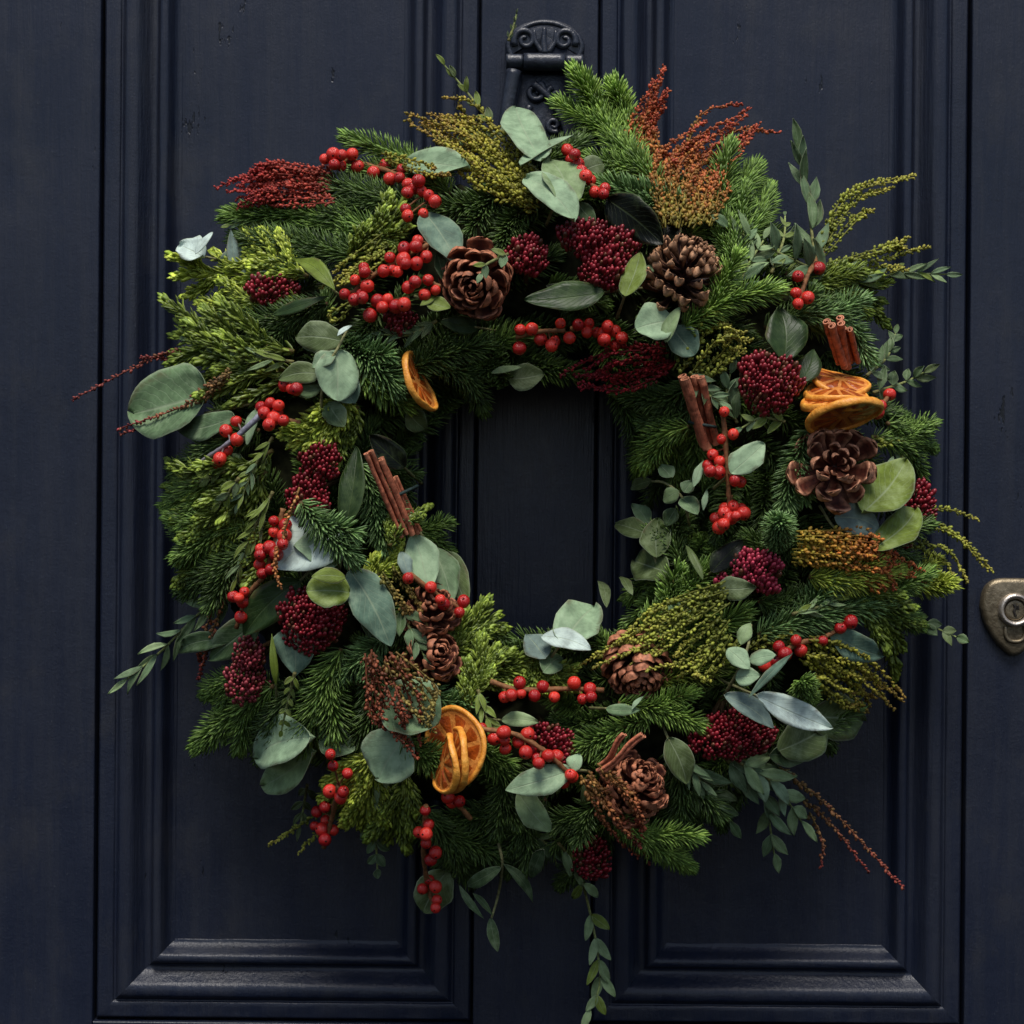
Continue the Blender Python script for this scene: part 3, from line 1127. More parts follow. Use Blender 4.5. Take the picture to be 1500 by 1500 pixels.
def cone(label, x, y, rad, axis, length=1.3, n=60, mesh=CONE_A, off=8, open_=1.0, zs=1.0, w=1.0):
    A = unit(np.array(axis, float))
    ctr = W(x, y, off)
    o = thing('pine_cone', label, 'pine cone', ctr, 'pine cones in the wreath')
    Rm = rad * S * 0.93
    Lc = Rm * length
    ref = unit(np.cross(A, np.array([0.2, 0.3, 1.0])))
    ref2 = np.cross(A, ref)
    for i in range(n):
        u = (i + 0.3) / n
        ang = i * 2.399963 + random.gauss(0, 0.14)
        radial = ref * math.cos(ang) + ref2 * math.sin(ang)
        th = R(112 - 84 * u ** 0.9 + random.gauss(0, 8)) * open_
        if th > R(118): th = R(118)
        d = unit(radial * math.sin(th) + A * math.cos(th))
        prof = (0.62 + 0.38 * math.sin(math.pi * min(1, 0.18 + u * 0.9))) * (1 - 0.45 * u ** 3)
        sl = Rm * prof * random.uniform(0.84, 1.1)
        root = ctr + A * ((u - 0.55) * Lc * 0.75) + radial * Rm * 0.04
        Z = unit(A - d * (A @ d))
        if u > 0.9: Z = unit(-radial - d * (-radial @ d)) * 0.8 + Z * 0.2
        Z = unit(Z - d * (Z @ d))
        tw = random.gauss(0, 0.22)
        Z = Z * math.cos(tw) + np.cross(Z, d) * math.sin(tw)
        Y = np.cross(Z, d)
        wf = random.uniform(0.85, 1.12) * w * (0.78 + 0.3 * (1 - u))
        me = part('scale', mesh, o, root)
        m4 = Matrix(((d[0] * sl, Y[0] * sl * wf, Z[0] * sl * zs, 0), (d[1] * sl, Y[1] * sl * wf, Z[1] * sl * zs, 0), (d[2] * sl, Y[2] * sl * wf, Z[2] * sl * zs, 0), (0, 0, 0, 1)))
        loc = me.location.copy()
        me.matrix_basis = Matrix.Translation(loc) @ m4
    a0, a1 = ctr - A * Lc * 0.5, ctr + A * Lc * 0.28
    v, t, c = tube(curve([a0, a1], 5), Rm * 0.20, Rm * 0.08, lin(56, 26, 20), sides=10)
    part('core', make_mesh('core', v, t, c, mats=[M_CONE]), o)
    return o


def slice_(label, x, y, rad, normal, spin=0, bend=0.0, bend_dir=0.0, off=10, th=2.4):
    """dried citrus slice: rind, pith disc and separate flesh segments"""
    ctr = W(x, y, off)
    o = thing('orange_slice', label, 'orange slice', ctr, 'dried orange slices in the wreath')
    n = unit(np.array(normal, float))
    X = unit(np.cross(np.array([0, 0, 1.0]) if abs(n[2]) < 0.9 else np.array([1.0, 0, 0]), n))
    Y = np.cross(n, X)
    cs, sn = math.cos(R(spin)), math.sin(R(spin))
    X, Y = X * cs + Y * sn, Y * cs - X * sn
    Rm = rad * S * 0.93
    th = th * 0.001
    wob = [random.uniform(-1, 1) for _ in range(4)]

    def put(px, py, pz):
        a = math.atan2(py, px)
        r = math.hypot(px, py)
        k = 1 + 0.025 * wob[0] * math.sin(3 * a) + 0.02 * wob[1] * math.sin(5 * a + 1)
        u = px * math.cos(R(bend_dir)) + py * math.sin(R(bend_dir))
        z = pz + bend * Rm * (u / Rm) ** 2 + 0.05 * Rm * wob[2] * math.sin(2 * a + wob[3]) * (r / Rm) ** 2
        return ctr + X * px * k + Y * py * k + n * z
    # rind
    ns = 44
    sec = [(1.0, -0.35), (1.015, 0.0), (1.0, 0.35), (0.965, 0.52), (0.92, 0.50), (0.89, 0.34), (0.89, -0.34), (0.92, -0.50), (0.965, -0.52)]
    V, T = [], []
    m_ = len(sec)
    for i in range(ns):
        a = 2 * math.pi * i / ns
        for r_, z_ in sec: V.append(put(Rm * r_ * math.cos(a), Rm * r_ * math.sin(a), z_ * th * 1.15 * (1 + 0.1 * math.sin(7 * a))))
    for i in range(ns):
        for j in range(m_):
            a, b = i * m_ + j, ((i + 1) % ns) * m_ + j
            a2, b2 = i * m_ + (j + 1) % m_, ((i + 1) % ns) * m_ + (j + 1) % m_
            T += [(a, b, b2), (a, b2, a2)]
    part('rind', make_mesh('rind', V, T, mats=[M_RIND]), o)
    # pith: membranes between the segments
    V, T = [], []
    nr = 4
    for sgn in (1, -1):
        b0 = len(V)
        V.append(put(0, 0, sgn * th * 0.30))
        for q in range(1, nr + 1):
            for i in range(36):
                a = 2 * math.pi * i / 36
                r_ = Rm * 0.9 * q / nr
                V.append(put(r_ * math.cos(a), r_ * math.sin(a), sgn * th * 0.24))
        for i in range(36):
            f = [(b0, b0 + 1 + i, b0 + 1 + (i + 1) % 36)]
            for q in range(nr - 1):
                a, b = b0 + 1 + q * 36 + i, b0 + 1 + q * 36 + (i + 1) % 36
                f += [(a, a + 36, b + 36), (a, b + 36, b)]
            T += f if sgn > 0 else [x_[::-1] for x_ in f]
    part('pith', make_mesh('pith', V, T, mats=[M_PITH]), o)
    ks = 9
    for s in range(ks):
        a0, a1 = 2 * math.pi * (s + 0.05) / ks, 2 * math.pi * (s + 0.95) / ks
        for sgn in (1, -1):
            if sgn < 0: continue
            V, T = [], []
            nu_, nv_ = 6, 5
            for side in (1, -1):
                for i in range(nu_ + 1):
                    r_ = 0.14 + 0.72 * i / nu_
                    for j in range(nv_ + 1):
                        a = a0 + (a1 - a0) * j / nv_
                        am = (a0 + a1) / 2
                        a = am + (a - am) * min(1, 0.55 + r_ * 0.6)
                        e = (1 - (2 * i / nu_ - 1) ** 4) * (1 - (2 * j / nv_ - 1) ** 4)
                        z = side * th * (0.16 + 0.24 * e + 0.05 * math.sin(13 * i + 7 * j + s))
                        V.append(put(Rm * r_ * math.cos(a), Rm * r_ * math.sin(a), z))
            h = (nu_ + 1) * (nv_ + 1)
            for i in range(nu_):
                for j in range(nv_):
                    a = i * (nv_ + 1) + j
                    b = a + nv_ + 1
                    T += [(a, b, b + 1), (a, b + 1, a + 1), (a + h, b + 1 + h, b + h), (a + h, a + 1 + h, b + 1 + h)]
            part('segment', make_mesh('segment', V, T, mats=[M_FLESH]), o)
    return o


def cinnamon(label, sticks, off=10, tie=None, rad=10):
    """bundle of rolled quills: sticks (x0,y0,x1,y1[,o0,o1])"""
    f = sticks[0]
    o = thing('cinnamon_bundle', label, 'cinnamon sticks', W(f[0], f[1], off), 'cinnamon sticks in the wreath')
    for q in sticks:
        x0, y0, x1, y1 = q[:4]
        a, b = W(x0, y0, off + (q[4] if len(q) > 4 else 0)), W(x1, y1, off + (q[5] if len(q) > 5 else 0))
        ax = unit(b - a)
        e1 = unit(np.cross(ax, np.array([0.1, -1, 0.2])))
        e2 = np.cross(ax, e1)
        r = (q[6] if len(q) > 6 else rad) * S
        sec = []
        for hand in (1, -1):
            ang = np.linspace(0, 1.55 * 2 * math.pi, 22)
            rr = 0.52 * (1 - 0.55 * ang / ang[-1])
            pts = [(hand * (0.47 - 0) + -hand * rr_ * math.cos(a_) * 0.98 + 0 * hand, rr_ * math.sin(a_) * 1.1) for a_, rr_ in zip(ang, rr)]
            sec.append(pts[::-1] if hand == 1 else pts)
        line = np.array(sec[0] + sec[1][1:]) * r
        spin = random.uniform(0, 6.28)
        cs, sn = math.cos(spin), math.sin(spin)
        line = line @ np.array([[cs, -sn], [sn, cs]])
        tg = unit(np.gradient(line, axis=0))
        nr_ = np.stack([-tg[:, 1], tg[:, 0]], 1)
        l2 = line + nr_ * r * 0.13
        m_ = len(line)
        ring = np.vstack([line, l2[::-1]])
        k = len(ring)
        V, T, C = [], [], []
        ns = 9
        bw = RNG.normal(0, 0.03, (ns + 1, 2)) * r
        if len(q) > 7: bw = bw + (np.stack([np.sin(np.linspace(0, 5.5, ns + 1)), np.cos(np.linspace(0, 4.5, ns + 1))], 1) * 0.55 * r)
        for i in range(ns + 1):
            t = i / ns
            p = a * (1 - t) + b * t
            sc_ = 1 + RNG.normal(0, 0.03)
            for x_, y_ in ring:
                V.append(p + e1 * (x_ * sc_ + bw[i, 0]) + e2 * (y_ * sc_ + bw[i, 1]))
            tone = random.uniform(0.82, 1.15) * (q[7] if len(q) > 7 else 1)
            C += [lin(178, 104, 76) * tone] * m_ + [lin(124, 62, 42) * tone] * m_
        for i in range(ns):
            for j in range(k):
                p0, p1 = i * k + j, i * k + (j + 1) % k
                T += [(p0, p1, p1 + k), (p0, p1 + k, p0 + k)]
        for base in (0, ns * k):
            for j in range(m_ - 1):
                u0, u1, w0, w1 = base + j, base + j + 1, base + k - 1 - j, base + k - 2 - j
                T += [(u0, u1, w1), (u0, w1, w0)]
        C = np.array(C)
        C[:k] = lin(196, 128, 96); C[-k:] = lin(196, 128, 96)
        part('stick', make_mesh('stick', V, T, C, smooth=False, mats=[M_CINN]), o)
    if tie:
        x, y, ang, hw, dd = tie
        ring = []
        ca, sa = math.cos(R(ang)), math.sin(R(ang))
        for i in range(29):
            t = 2 * math.pi * i / 28
            ring.append(W(x + ca * hw * math.cos(t), y + sa * hw * math.cos(t), off + dd * math.sin(t)))
        v, t, c = tube(np.array(ring), 0.0009, 0.0009, lin(44, 60, 58))
        part('tie', make_mesh('tie', v, t, c, mats=[M_STEM]), o)
    return o


# ------------------------------------------------------------------ wreath base
wr = thing('christmas_wreath', 'round base of dark fir greenery hanging from knocker under all the decorations', 'wreath', W(800, 742, 0))
V, T, C = [], [], []
nu, nv = 120, 26
for i in range(nu):
    a = 2 * math.pi * i / nu
    for j in range(nv):
        b = 2 * math.pi * j / nv
        k = 1 + 0.10 * math.sin(9 * a + 3 * b) + 0.07 * math.sin(23 * a - 2 * b) + random.uniform(-0.05, 0.05)
        rr = 350 + 118 * k * math.cos(b)
        V.append(P(800 + rr * math.cos(a), 742 + rr * math.sin(a), 0.040 + 0.026 * k * math.sin(b)))
        C.append(lin(38, 40, 24) * random.uniform(0.6, 1.3))
for i in range(nu):
    for j in range(nv):
        a, b = i * nv + j, ((i + 1) % nu) * nv + j
        a2, b2 = i * nv + (j + 1) % nv, ((i + 1) % nu) * nv + (j + 1) % nv
        T += [(a, b, b2), (a, b2, a2)]
part('moss_ring', make_mesh('moss_ring', V, T, np.array(C), mats=[M_STRAW]), wr)
fb = Buf()
for k in range(250):
    a = 2 * math.pi * (k * 0.6180339 % 1)
    rr = random.choice([random.uniform(205, 300), random.uniform(300, 430), random.uniform(430, 500)])
    x, y = 800 + rr * math.cos(a), 742 + rr * math.sin(a)
    out = (rr - 350) / 150
    da = a + math.pi / 2 + random.gauss(0, 0.35) - out * random.uniform(0.4, 1.0)
    l = random.uniform(80, 130)
    x2, y2 = x + l * math.cos(da), y + l * math.sin(da)
    r2 = math.hypot(x2 - 800, y2 - 742)
    if r2 > 556: continue
    if math.hypot((x2 - 768) / 170, (y2 - 745) / 186) < 1 or math.hypot(((x + x2) / 2 - 768) / 180, ((y + y2) / 2 - 745) / 196) < 1: continue
    o1 = random.uniform(-26, -9)
    c = curve([W(x, y, o1 - 8), W((x + x2) / 2, (y + y2) / 2, o1 + 3), W(x2, y2, o1 - 2)], 10)
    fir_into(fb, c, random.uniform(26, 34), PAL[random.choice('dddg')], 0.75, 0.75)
part('backing_greenery', fb.mesh('backing_greenery', [M_NEED]), wr, kind='stuff')
#==DATA==
# ------------------------------------------------------------------ fir sprigs
fir('rounded fir tip on upper left rim behind topmost left berries', [(660, 285, -6), (600, 240), (515, 205)], 36, 'g')
fir('broad green fir sprig pointing left just under the red plume', [(575, 345), (450, 318), (345, 316)], 40, 'g')
fir('second broad fir sprig, below the one under the red plume', [(560, 385), (450, 362), (352, 350)], 40, 'd')
fir('fir sprig beneath the upper left berry twig', [(620, 310), (540, 285), (455, 268)], 38, 'd')
fir('bright fir sprig standing up right beside the black knocker', [(918, 240, -4), (882, 170), (846, 112)], 36, 'l')
fir('upright fir sprig between knocker and tall red brown plume', [(935, 250, -4), (915, 175), (900, 130)], 34, 'l')
fir('fir sprig leaning left below the upright pair right of knocker', [(975, 290), (930, 235), (885, 190)], 36, 'g', off=3)
fir('fir sprig on upper right rim behind rust tipped plume', [(1010, 345), (1070, 295), (1105, 250)], 42, 'g')
fir('fir sprig on outer upper right rim above narrow pale leaves', [(1050, 390), (1100, 335), (1125, 280)], 38, 'g')
fir('fir sprig pointing left over two black glossy leaves at top', [(1015, 310), (950, 290), (880, 272)], 36, 'b', off=4)
fir('bright curly fir sprig right of the pale tipped pine cone', [(1000, 480), (1065, 440), (1135, 425)], 34, 'l', off=14)
fir('fir sprig right beside the pale tipped pine cone', [(1075, 430), (1082, 375), (1060, 320)], 32, 'g', off=6)
fir('fir sprig behind the upright cinnamon sticks', [(1170, 455), (1235, 470), (1268, 520)], 36, 'b')
fir('fir sprig between upright cinnamon sticks and yellow green dome', [(1120, 480), (1180, 460), (1215, 440)], 32, 'd')
fir('fir sprig on right rim below lowest orange slice', [(1280, 640), (1325, 655), (1345, 690)], 32, 'g')
fir('fir sprig on right rim above round dark red head', [(1300, 620), (1335, 640), (1360, 655)], 30, 'g', off=5)
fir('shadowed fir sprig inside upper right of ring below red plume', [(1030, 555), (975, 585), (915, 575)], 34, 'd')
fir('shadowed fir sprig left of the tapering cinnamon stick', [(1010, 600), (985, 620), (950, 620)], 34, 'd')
fir('light fir tip curling into the hole from the right', [(1010, 625), (965, 640), (940, 680)], 36, 'l', off=6)
fir('fir tip facing outward below lowest right hand berry ball', [(1140, 800, 0), (1140, 778, 18), (1142, 765, 34)], 34, 'b', sides=0, dens=2.2)
fir('fir sprig hanging left of the big open pine cone', [(1185, 630), (1160, 690), (1150, 750)], 34, 'b', off=4)
fir('fir sprig below the fir tip that faces outward', [(1175, 790), (1135, 810), (1100, 790)], 30, 'd')
fir('wide fir sprig on right side above lower right berries', [(1110, 930), (1200, 900), (1290, 880)], 40, 'b', off=4)
fir('lime fir sprig hanging under the orange brown plume', [(1185, 845), (1250, 850), (1310, 835)], 34, 'y', off=10)
fir('lime fir tip at end of the orange brown plume', [(1290, 835), (1345, 855), (1385, 855)], 30, 'y', off=4)
fir('fir sprig pointing right below lime fir tip on right rim', [(1230, 880), (1300, 890), (1345, 915)], 34, 'g')
fir('fir tip facing outward beside long pale leaf at lower right', [(1185, 1030, 0), (1178, 1010, 14), (1172, 998, 26)], 30, 'g', sides=0, dens=1.9)
fir('bright fir tip pointing right above the lower right dark red head', [(905, 1030), (975, 1043), (1022, 1060)], 30, 'l', off=8)
fir('fir sprig left of the thin curled cinnamon pieces', [(950, 1050), (890, 1078), (848, 1095)], 36, 'g', off=4)
fir('bright fir sprig at bottom right of the hanging dark red head', [(900, 1195, 12), (955, 1235, 16), (1008, 1268, 16)], 32, 'l', off=4)
fir('fir tip above the hanging dark red head at bottom', [(890, 1165), (850, 1195), (815, 1205)], 34, 'd', off=4)
fir('fir sprig right of the lowest pine cone', [(985, 1090), (1000, 1160), (985, 1220)], 40, 'd')
fir('fir sprig hanging right of the lower berry string', [(620, 1185), (662, 1240), (690, 1285)], 38, 'd', off=2)
fir('dark fir tip hanging below lower orange slices', [(740, 1135), (735, 1180), (728, 1215)], 34, 'd')
fir('fir tip right of the lower orange slices', [(695, 1085), (720, 1115), (750, 1135)], 32, 'g', off=3)
fir('broad fir tongue at lower left edge of wreath', [(400, 1005), (345, 1045), (298, 1085)], 40, 'g', off=4)
fir('broad fir sprig right of lower left long dark red head', [(500, 950), (470, 1020), (452, 1085)], 46, 'g', off=6)
fir('fir sprig behind pale leaf pair at lower left', [(430, 1010), (400, 1060), (385, 1105)], 40, 'd')
fir('fir tip below the long grey green leaf left of hole', [(565, 935), (535, 960), (508, 985)], 34, 'b', off=6)
fir('fir sprig between the two round leaves and lower orange slices', [(590, 1080), (625, 1112), (655, 1125)], 34, 'g', off=16, sides=1)
fir('dark fir sprig left of brown plume at lower left', [(545, 985), (545, 1045), (520, 1085)], 40, 'd', off=1)
fir('small fir tip at lower left edge above broad fir tongue', [(375, 985), (330, 1000), (305, 1015)], 34, 'g')
fir('fir sprig on left edge level with the hole', [(365, 770), (310, 768), (255, 758)], 40, 'g', off=2)
fir('fir sprig on left edge left of the long berry string', [(380, 800), (320, 835), (272, 862)], 40, 'd', off=2)
fir('fir sprig on left edge under the berry twig with grey stem', [(350, 690), (295, 712), (250, 738)], 38, 'g')
fir('fir sprig behind the berry twig with grey stem', [(380, 630), (320, 655), (265, 690)], 38, 'd')
fir('large fir tip facing outward right of pale leaf pair', [(500, 500), (540, 530, 6), (578, 562, 10)], 42, 'b', off=4)
fir('bright fir tip beside the single thin orange slice', [(530, 550), (560, 572), (592, 590)], 34, 'l', off=10)
fir('dark fir sprig above the single thin orange slice', [(590, 545), (650, 520), (705, 505)], 36, 'd', off=2)
fir('dark fir tip right of the single thin orange slice', [(640, 530), (685, 555), (705, 595)], 32, 'd', off=2)
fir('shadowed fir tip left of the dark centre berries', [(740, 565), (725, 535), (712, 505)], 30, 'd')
fir('fir sprig under the thick yellow green plume at top', [(760, 275), (700, 300), (645, 312)], 38, 'd', off=4)
fir('fir sprig right of left pine cone at top', [(785, 300), (745, 330), (735, 380)], 34, 'd')
fir('fir sprig lying over the torn pale leaf', [(440, 735), (478, 780), (515, 815)], 34, 'b', off=22)
fir('bluish fir sprig left of the tied cinnamon sticks', [(528, 680), (548, 740), (562, 800)], 38, 'b', off=8)
fir('fir tip below the tied cinnamon sticks at hole edge', [(590, 775, -4), (625, 785, -4), (652, 805, -4)], 30, 'g', off=0)
fir('dark fir sprig right of tied cinnamon sticks at hole edge', [(560, 680, -8), (585, 700, -8), (598, 730, -8)], 26, 'd')
fir('fir sprig pointing left below upper left dark red head', [(480, 445), (400, 470), (290, 478)], 36, 'd', off=1)
fir('fir sprig right of the two dark ellipse leaves', [(560, 450), (530, 490), (520, 520)], 34, 'd', off=3)
fir('fir sprig rising from yellow green plume right of hole', [(940, 920), (990, 880), (1035, 835)], 36, 'g', off=3)
fir('fir sprig under the wide yellow green plume', [(960, 960), (1020, 935), (1085, 900)], 38, 'g', off=5)
fir('fir sprig left of the curled pale leaves at lower right', [(960, 1000), (1020, 985), (1065, 960)], 36, 'o', off=4)
fir('fir sprig right of the brown plume near lower left', [(620, 1010), (660, 1040), (690, 1075)], 36, 'b', off=3)
fir('dark fir sprig at bottom edge between leaf and cone', [(800, 1170), (760, 1220), (745, 1270)], 34, 'd', off=-6)
fir('dark fir sprig below right side dark red head', [(1110, 880), (1150, 890), (1190, 870)], 32, 'd')
fir('fir sprig along left of hole under leaf cluster', [(560, 880), (590, 930), (600, 985)], 34, 'd')
fir('dark fir sprig under the inner right olive leaves', [(1000, 830), (985, 790), (1000, 760)], 32, 'd', off=3)
fir('fir sprig behind the right hand green leaves', [(1250, 780), (1300, 800), (1345, 830)], 34, 'd', off=-4)
fir('fir sprig at lower right behind long pale leaf', [(1130, 1090), (1190, 1075), (1245, 1040)], 36, 'd', off=-2)
fir('fir sprig behind the berry twig of upper right', [(1150, 400), (1215, 425), (1262, 455)], 34, 'o', off=-1)
fir('fir sprig left of the upper left dark red head', [(440, 440), (370, 445), (310, 450)], 34, 'o', off=-2)

# ------------------------------------------------------------------ lime conifer sprigs
conifer('lime conifer tips at far upper left below white round leaf', [(385, 405), (325, 402), (268, 404)], 40, sides=2, off=5)
conifer('lime conifer sprig left of upper left dark red head', [(390, 440), (345, 445), (298, 470)], 38, sides=2, off=4)
conifer('lime conifer tips between teal leaf and broad fir sprig', [(450, 405), (405, 380), (358, 368)], 36, off=6)
conifer('olive lime conifer sprig above the large berry cluster', [(510, 375), (555, 345), (585, 305)], 42, 'o', off=8)
conifer('lime conifer sprig pointing left above red brown strand', [(430, 515), (345, 498), (262, 492)], 46, 'o', off=4)
conifer('olive conifer sprig above the largest round leaf', [(450, 550), (350, 540), (262, 520)], 46, 'o', off=3)
conifer('lime conifer tip on left edge below grey stemmed berries', [(400, 660), (320, 705), (250, 712)], 44, 'o', off=6)
conifer('lime conifer sprig hanging left of long dark red head', [(390, 690), (340, 745), (296, 800)], 48, 'o', off=5)
conifer('lime conifer tips hanging below olive leaf near left berries', [(510, 575), (480, 615), (440, 645)], 46, 'y', off=8)
conifer('narrow lime conifer tip above long dark red head', [(525, 595), (500, 630), (480, 668)], 42, 'o', off=4)
conifer('bright lime conifer sprig left of inner left leaf cluster', [(530, 860), (572, 826), (604, 810)], 34, 'y', sides=2, off=10)
conifer('lime conifer strands crossing the tied cinnamon sticks', [(570, 800), (590, 765), (625, 745)], 24, 'o', sides=1, off=20)
conifer('lime conifer sprig at lower hole edge left of round leaf', [(690, 1040), (700, 990), (722, 955)], 38, 'o', off=8)
conifer('olive conifer sprig at lower left corner of hole', [(640, 975), (680, 930), (718, 908)], 42, 'o', off=3)
conifer('bright lime conifer tip above lower left berry twig', [(555, 1095), (525, 1130), (503, 1170)], 40, 'y', off=8)
conifer('lime conifer tip hanging below the pale round leaf', [(545, 1120), (540, 1165), (530, 1205)], 40, 'y', off=8)
conifer('olive conifer sprig hanging below pale round leaf right side', [(595, 1130), (585, 1180), (570, 1225)], 44, 'o', off=2)
conifer('olive conifer sprig hanging left of long berry string', [(435, 745), (405, 790), (390, 850)], 40, 'o', off=4)
conifer('olive conifer sprig at left edge below lime tip', [(330, 760), (300, 800), (285, 850)], 40, 'o', off=0)
conifer('dark olive conifer sprig below horizontal pale leaf stem, upper right', [(1180, 400), (1240, 425), (1285, 440)], 40, 'o', off=0)
conifer('olive conifer sprig right of lower bottom edge leaf', [(770, 950), (790, 985), (830, 990)], 38, 'o', off=2)
conifer('olive conifer sprig hanging at lower right rim', [(1240, 860), (1290, 900), (1320, 945)], 40, 'o', off=3)
conifer('olive conifer sprig above the lower horizontal berry twig', [(660, 985), (720, 980), (790, 985)], 40, 'o', off=0)

# ------------------------------------------------------------------ eucalyptus and other broad leaves
leaves('pale eucalyptus sprig of four leaves in front of knocker',
       [(792, 236, 755, 158, 64, 'p', 'r', 6, 14, 8), (762, 243, 840, 200, 30, 'p', 'o', 8, 16, 55), (832, 305, 806, 236, 62, 'h', 'r', 6, 12, 20), (770, 262, 842, 326, 56, 'p', 'r', 8, 14, -14)],
       off=14, stem=[(800, 330, -20), (812, 290, -2), (788, 250, 2), (775, 240, 2)])
leaves('pale grey eucalyptus leaf right of upper left berries', [(598, 240, 690, 248, 56, 'p', 'o', 0, 6, 10)], off=12)
leaves('teal grey eucalyptus leaf above the left pine cone', [(622, 312, 672, 390, 54, 't', 'o', 0, 6, -20), (640, 370, 655, 420, 22, 'm', 'l', -4, -2)], off=14)
leaves('round pale eucalyptus pair below the pale tipped pine cone',
       [(985, 470, 930, 482, 58, 'p', 'r', 4, 8, -5), (975, 502, 996, 450, 22, 'h', 'o', 8, 12, 30), (985, 480, 1018, 520, 46, 't', 'r', -2, 0, 0)], off=16)
leaves('almost white eucalyptus leaves at far upper left tip',
       [(300, 378, 264, 360, 46, 'w', 'r', 4, 8, 0), (286, 372, 312, 340, 13, 'w', 'o', 10, 14, 20), (345, 398, 338, 337, 20, 'b', 'o', 2, 4, 30), (375, 385, 322, 388, 62, 't', 'r', 0, 2, 10)],
       off=6, stem=[(400, 395, -10), (345, 385, 0), (300, 376, 2)])
leaves('largest round grey green eucalyptus leaf sticking out left',
       [(310, 575, 196, 606, 118, 'g', 'r', 4, 12, 6), (345, 610, 262, 630, 42, 'g', 'o', 10, 14, 10)], off=5, stem=[(380, 590, -10), (330, 600, -2), (300, 605, 2)])
leaves('eucalyptus sprig of olive and white backed leaves left of fir tip',
       [(502, 500, 434, 494, 46, 'o', 'r', 6, 8, 5), (494, 512, 494, 588, 62, 'p', 'r', 8, 12, -8), (492, 520, 458, 540, 26, 'p', 'o', 10, 12, 20),
        (494, 492, 516, 477, 8, 'w', 'l', 10, 14, 20), (474, 548, 408, 556, 32, 'o', 'o', 6, 8, 10), (470, 568, 430, 575, 24, 'm', 'o', 4, 8, 10), (486, 545, 520, 592, 52, 't', 'o', 4, 6, -10),
        (480, 590, 505, 625, 34, 'm', 'o', 4, 6, 0)],
       off=10, stem=[(470, 620, 0), (472, 570, 8), (480, 535, 10), (495, 510, 10), (510, 480, 4)])
leaves('large torn pale teal leaf between berries and lime leaves', [(500, 770, 405, 835, 92, 'w', 'o', 0, 10, 12), (510, 805, 430, 800, 60, 'p', 'o', 2, 8, -6)], off=10)
leaves('pair of lime green leaves above left dark red head', [(512, 868, 448, 866, 52, 'y', 'r', 10, 16, -24), (506, 846, 456, 845, 24, 'y', 'o', 14, 18, 10)], off=14)
leaves('long grey green folded leaf left of hole', [(512, 835, 572, 948, 62, 't', 'o', 2, 8, -22), (540, 850, 540, 935, 36, 'm', 'o', 0, 2, 20)], off=10)
leaves('inner left eucalyptus cluster overhanging the hole',
       [(605, 785, 628, 868, 50, 'p', 'o', 6, 12, -20), (632, 800, 662, 885, 46, 'g', 'o', 4, 10, 10), (655, 812, 684, 888, 42, 'o', 'o', 0, 6, 10), (588, 808, 600, 848, 22, 'b', 'o', 10, 14, 0)],
       off=8, stem=[(610, 770, -10), (625, 795, 2), (640, 805, 2)])
leaves('pale leaf pair below broad fir sprig at lower left', [(462, 1080, 380, 1112, 76, 'p', 'o', 6, 12, 30), (465, 1100, 388, 1150, 62, 'h', 'o', 0, 5, 26)], off=12)
leaves('two round eucalyptus leaves under the brown plume, left of orange',
       [(560, 1020, 642, 1062, 92, 'g', 'r', 8, 12, 6), (600, 1075, 555, 1140, 88, 'p', 'r', 4, 10, -6)], off=12)
leaves('round pale eucalyptus leaf at lower edge of hole',
       [(822, 948, 870, 890, 68, 'p', 'r', 4, 10, -8), (794, 932, 866, 952, 36, 'w', 'o', 12, 18, 38), (800, 965, 772, 930, 40, 'b', 'o', 0, 4, 10), (795, 985, 822, 962, 34, 'g', 'o', -4, 0, 10)],
       off=12, stem=[(795, 980, -8), (815, 952, 2), (832, 930, 6)])
leaves('long pale eucalyptus leaf pair below lower berry twig', [(838, 1128, 740, 1158, 42, 'p', 'o', 6, 12, -10), (758, 1160, 806, 1218, 40, 'h', 'o', 2, 8, 14), (838, 1130, 850, 1105, 24, 'p', 'o', 2, 4)],
       off=14, stem=[(870, 1130, -14), (838, 1130, 4), (800, 1145, 8)])
leaves('single pale oval leaf right of vertical berry twig', [(1070, 694, 1120, 650, 42, 'p', 'o', 4, 10, -12)], off=18)
leaves('two yellow green leaves and a grey one below open pine cone',
       [(1262, 752, 1326, 676, 74, 'y', 'o', 2, 8, 0), (1278, 806, 1340, 748, 50, 'y', 'r', 6, 12, 0), (1222, 758, 1288, 776, 54, 'b', 'o', 0, 6, 0)],
       off=10, stem=[(1200, 740, -10), (1225, 775, -2), (1270, 795, 4)])
leaves('grey green pointed leaf below right hand berries', [(1212, 926, 1292, 960, 44, 't', 'p', 0, 6, 5)], off=8)
leaves('curled pale eucalyptus sprig at lower right',
       [(1066, 950, 1098, 980, 28, 'p', 'o', 14, 20, 15), (1098, 968, 1137, 960, 24, 'p', 'o', 14, 22, 30), (1078, 992, 1114, 990, 28, 'p', 'o', 14, 22, -20), (1085, 945, 1100, 912, 22, 'h', 'l', 8, 10, 0)],
       off=14, stem=[(1060, 1020, -6), (1080, 985, 10), (1095, 950, 12), (1100, 915, 6)])
leaves('two long pale leaves lying over lower right dark red head',
       [(1106, 1018, 1216, 1066, 42, 'w', 'o', 8, 14, -10), (1060, 1018, 1132, 1068, 34, 'b', 'o', 8, 16, -30), (1096, 1022, 1162, 956, 13, 't', 'l', 12, 20, 0)], off=18)
leaves('broad olive leaves at lower right rim', [(1140, 1100, 1212, 1062, 62, 'o', 'r', 0, 4, 5), (1180, 1050, 1262, 1056, 70, 'o', 'o', -4, 0, 5), (1125, 1105, 1180, 1110, 34, 'm', 'o', 2, 4, 5)], off=8)
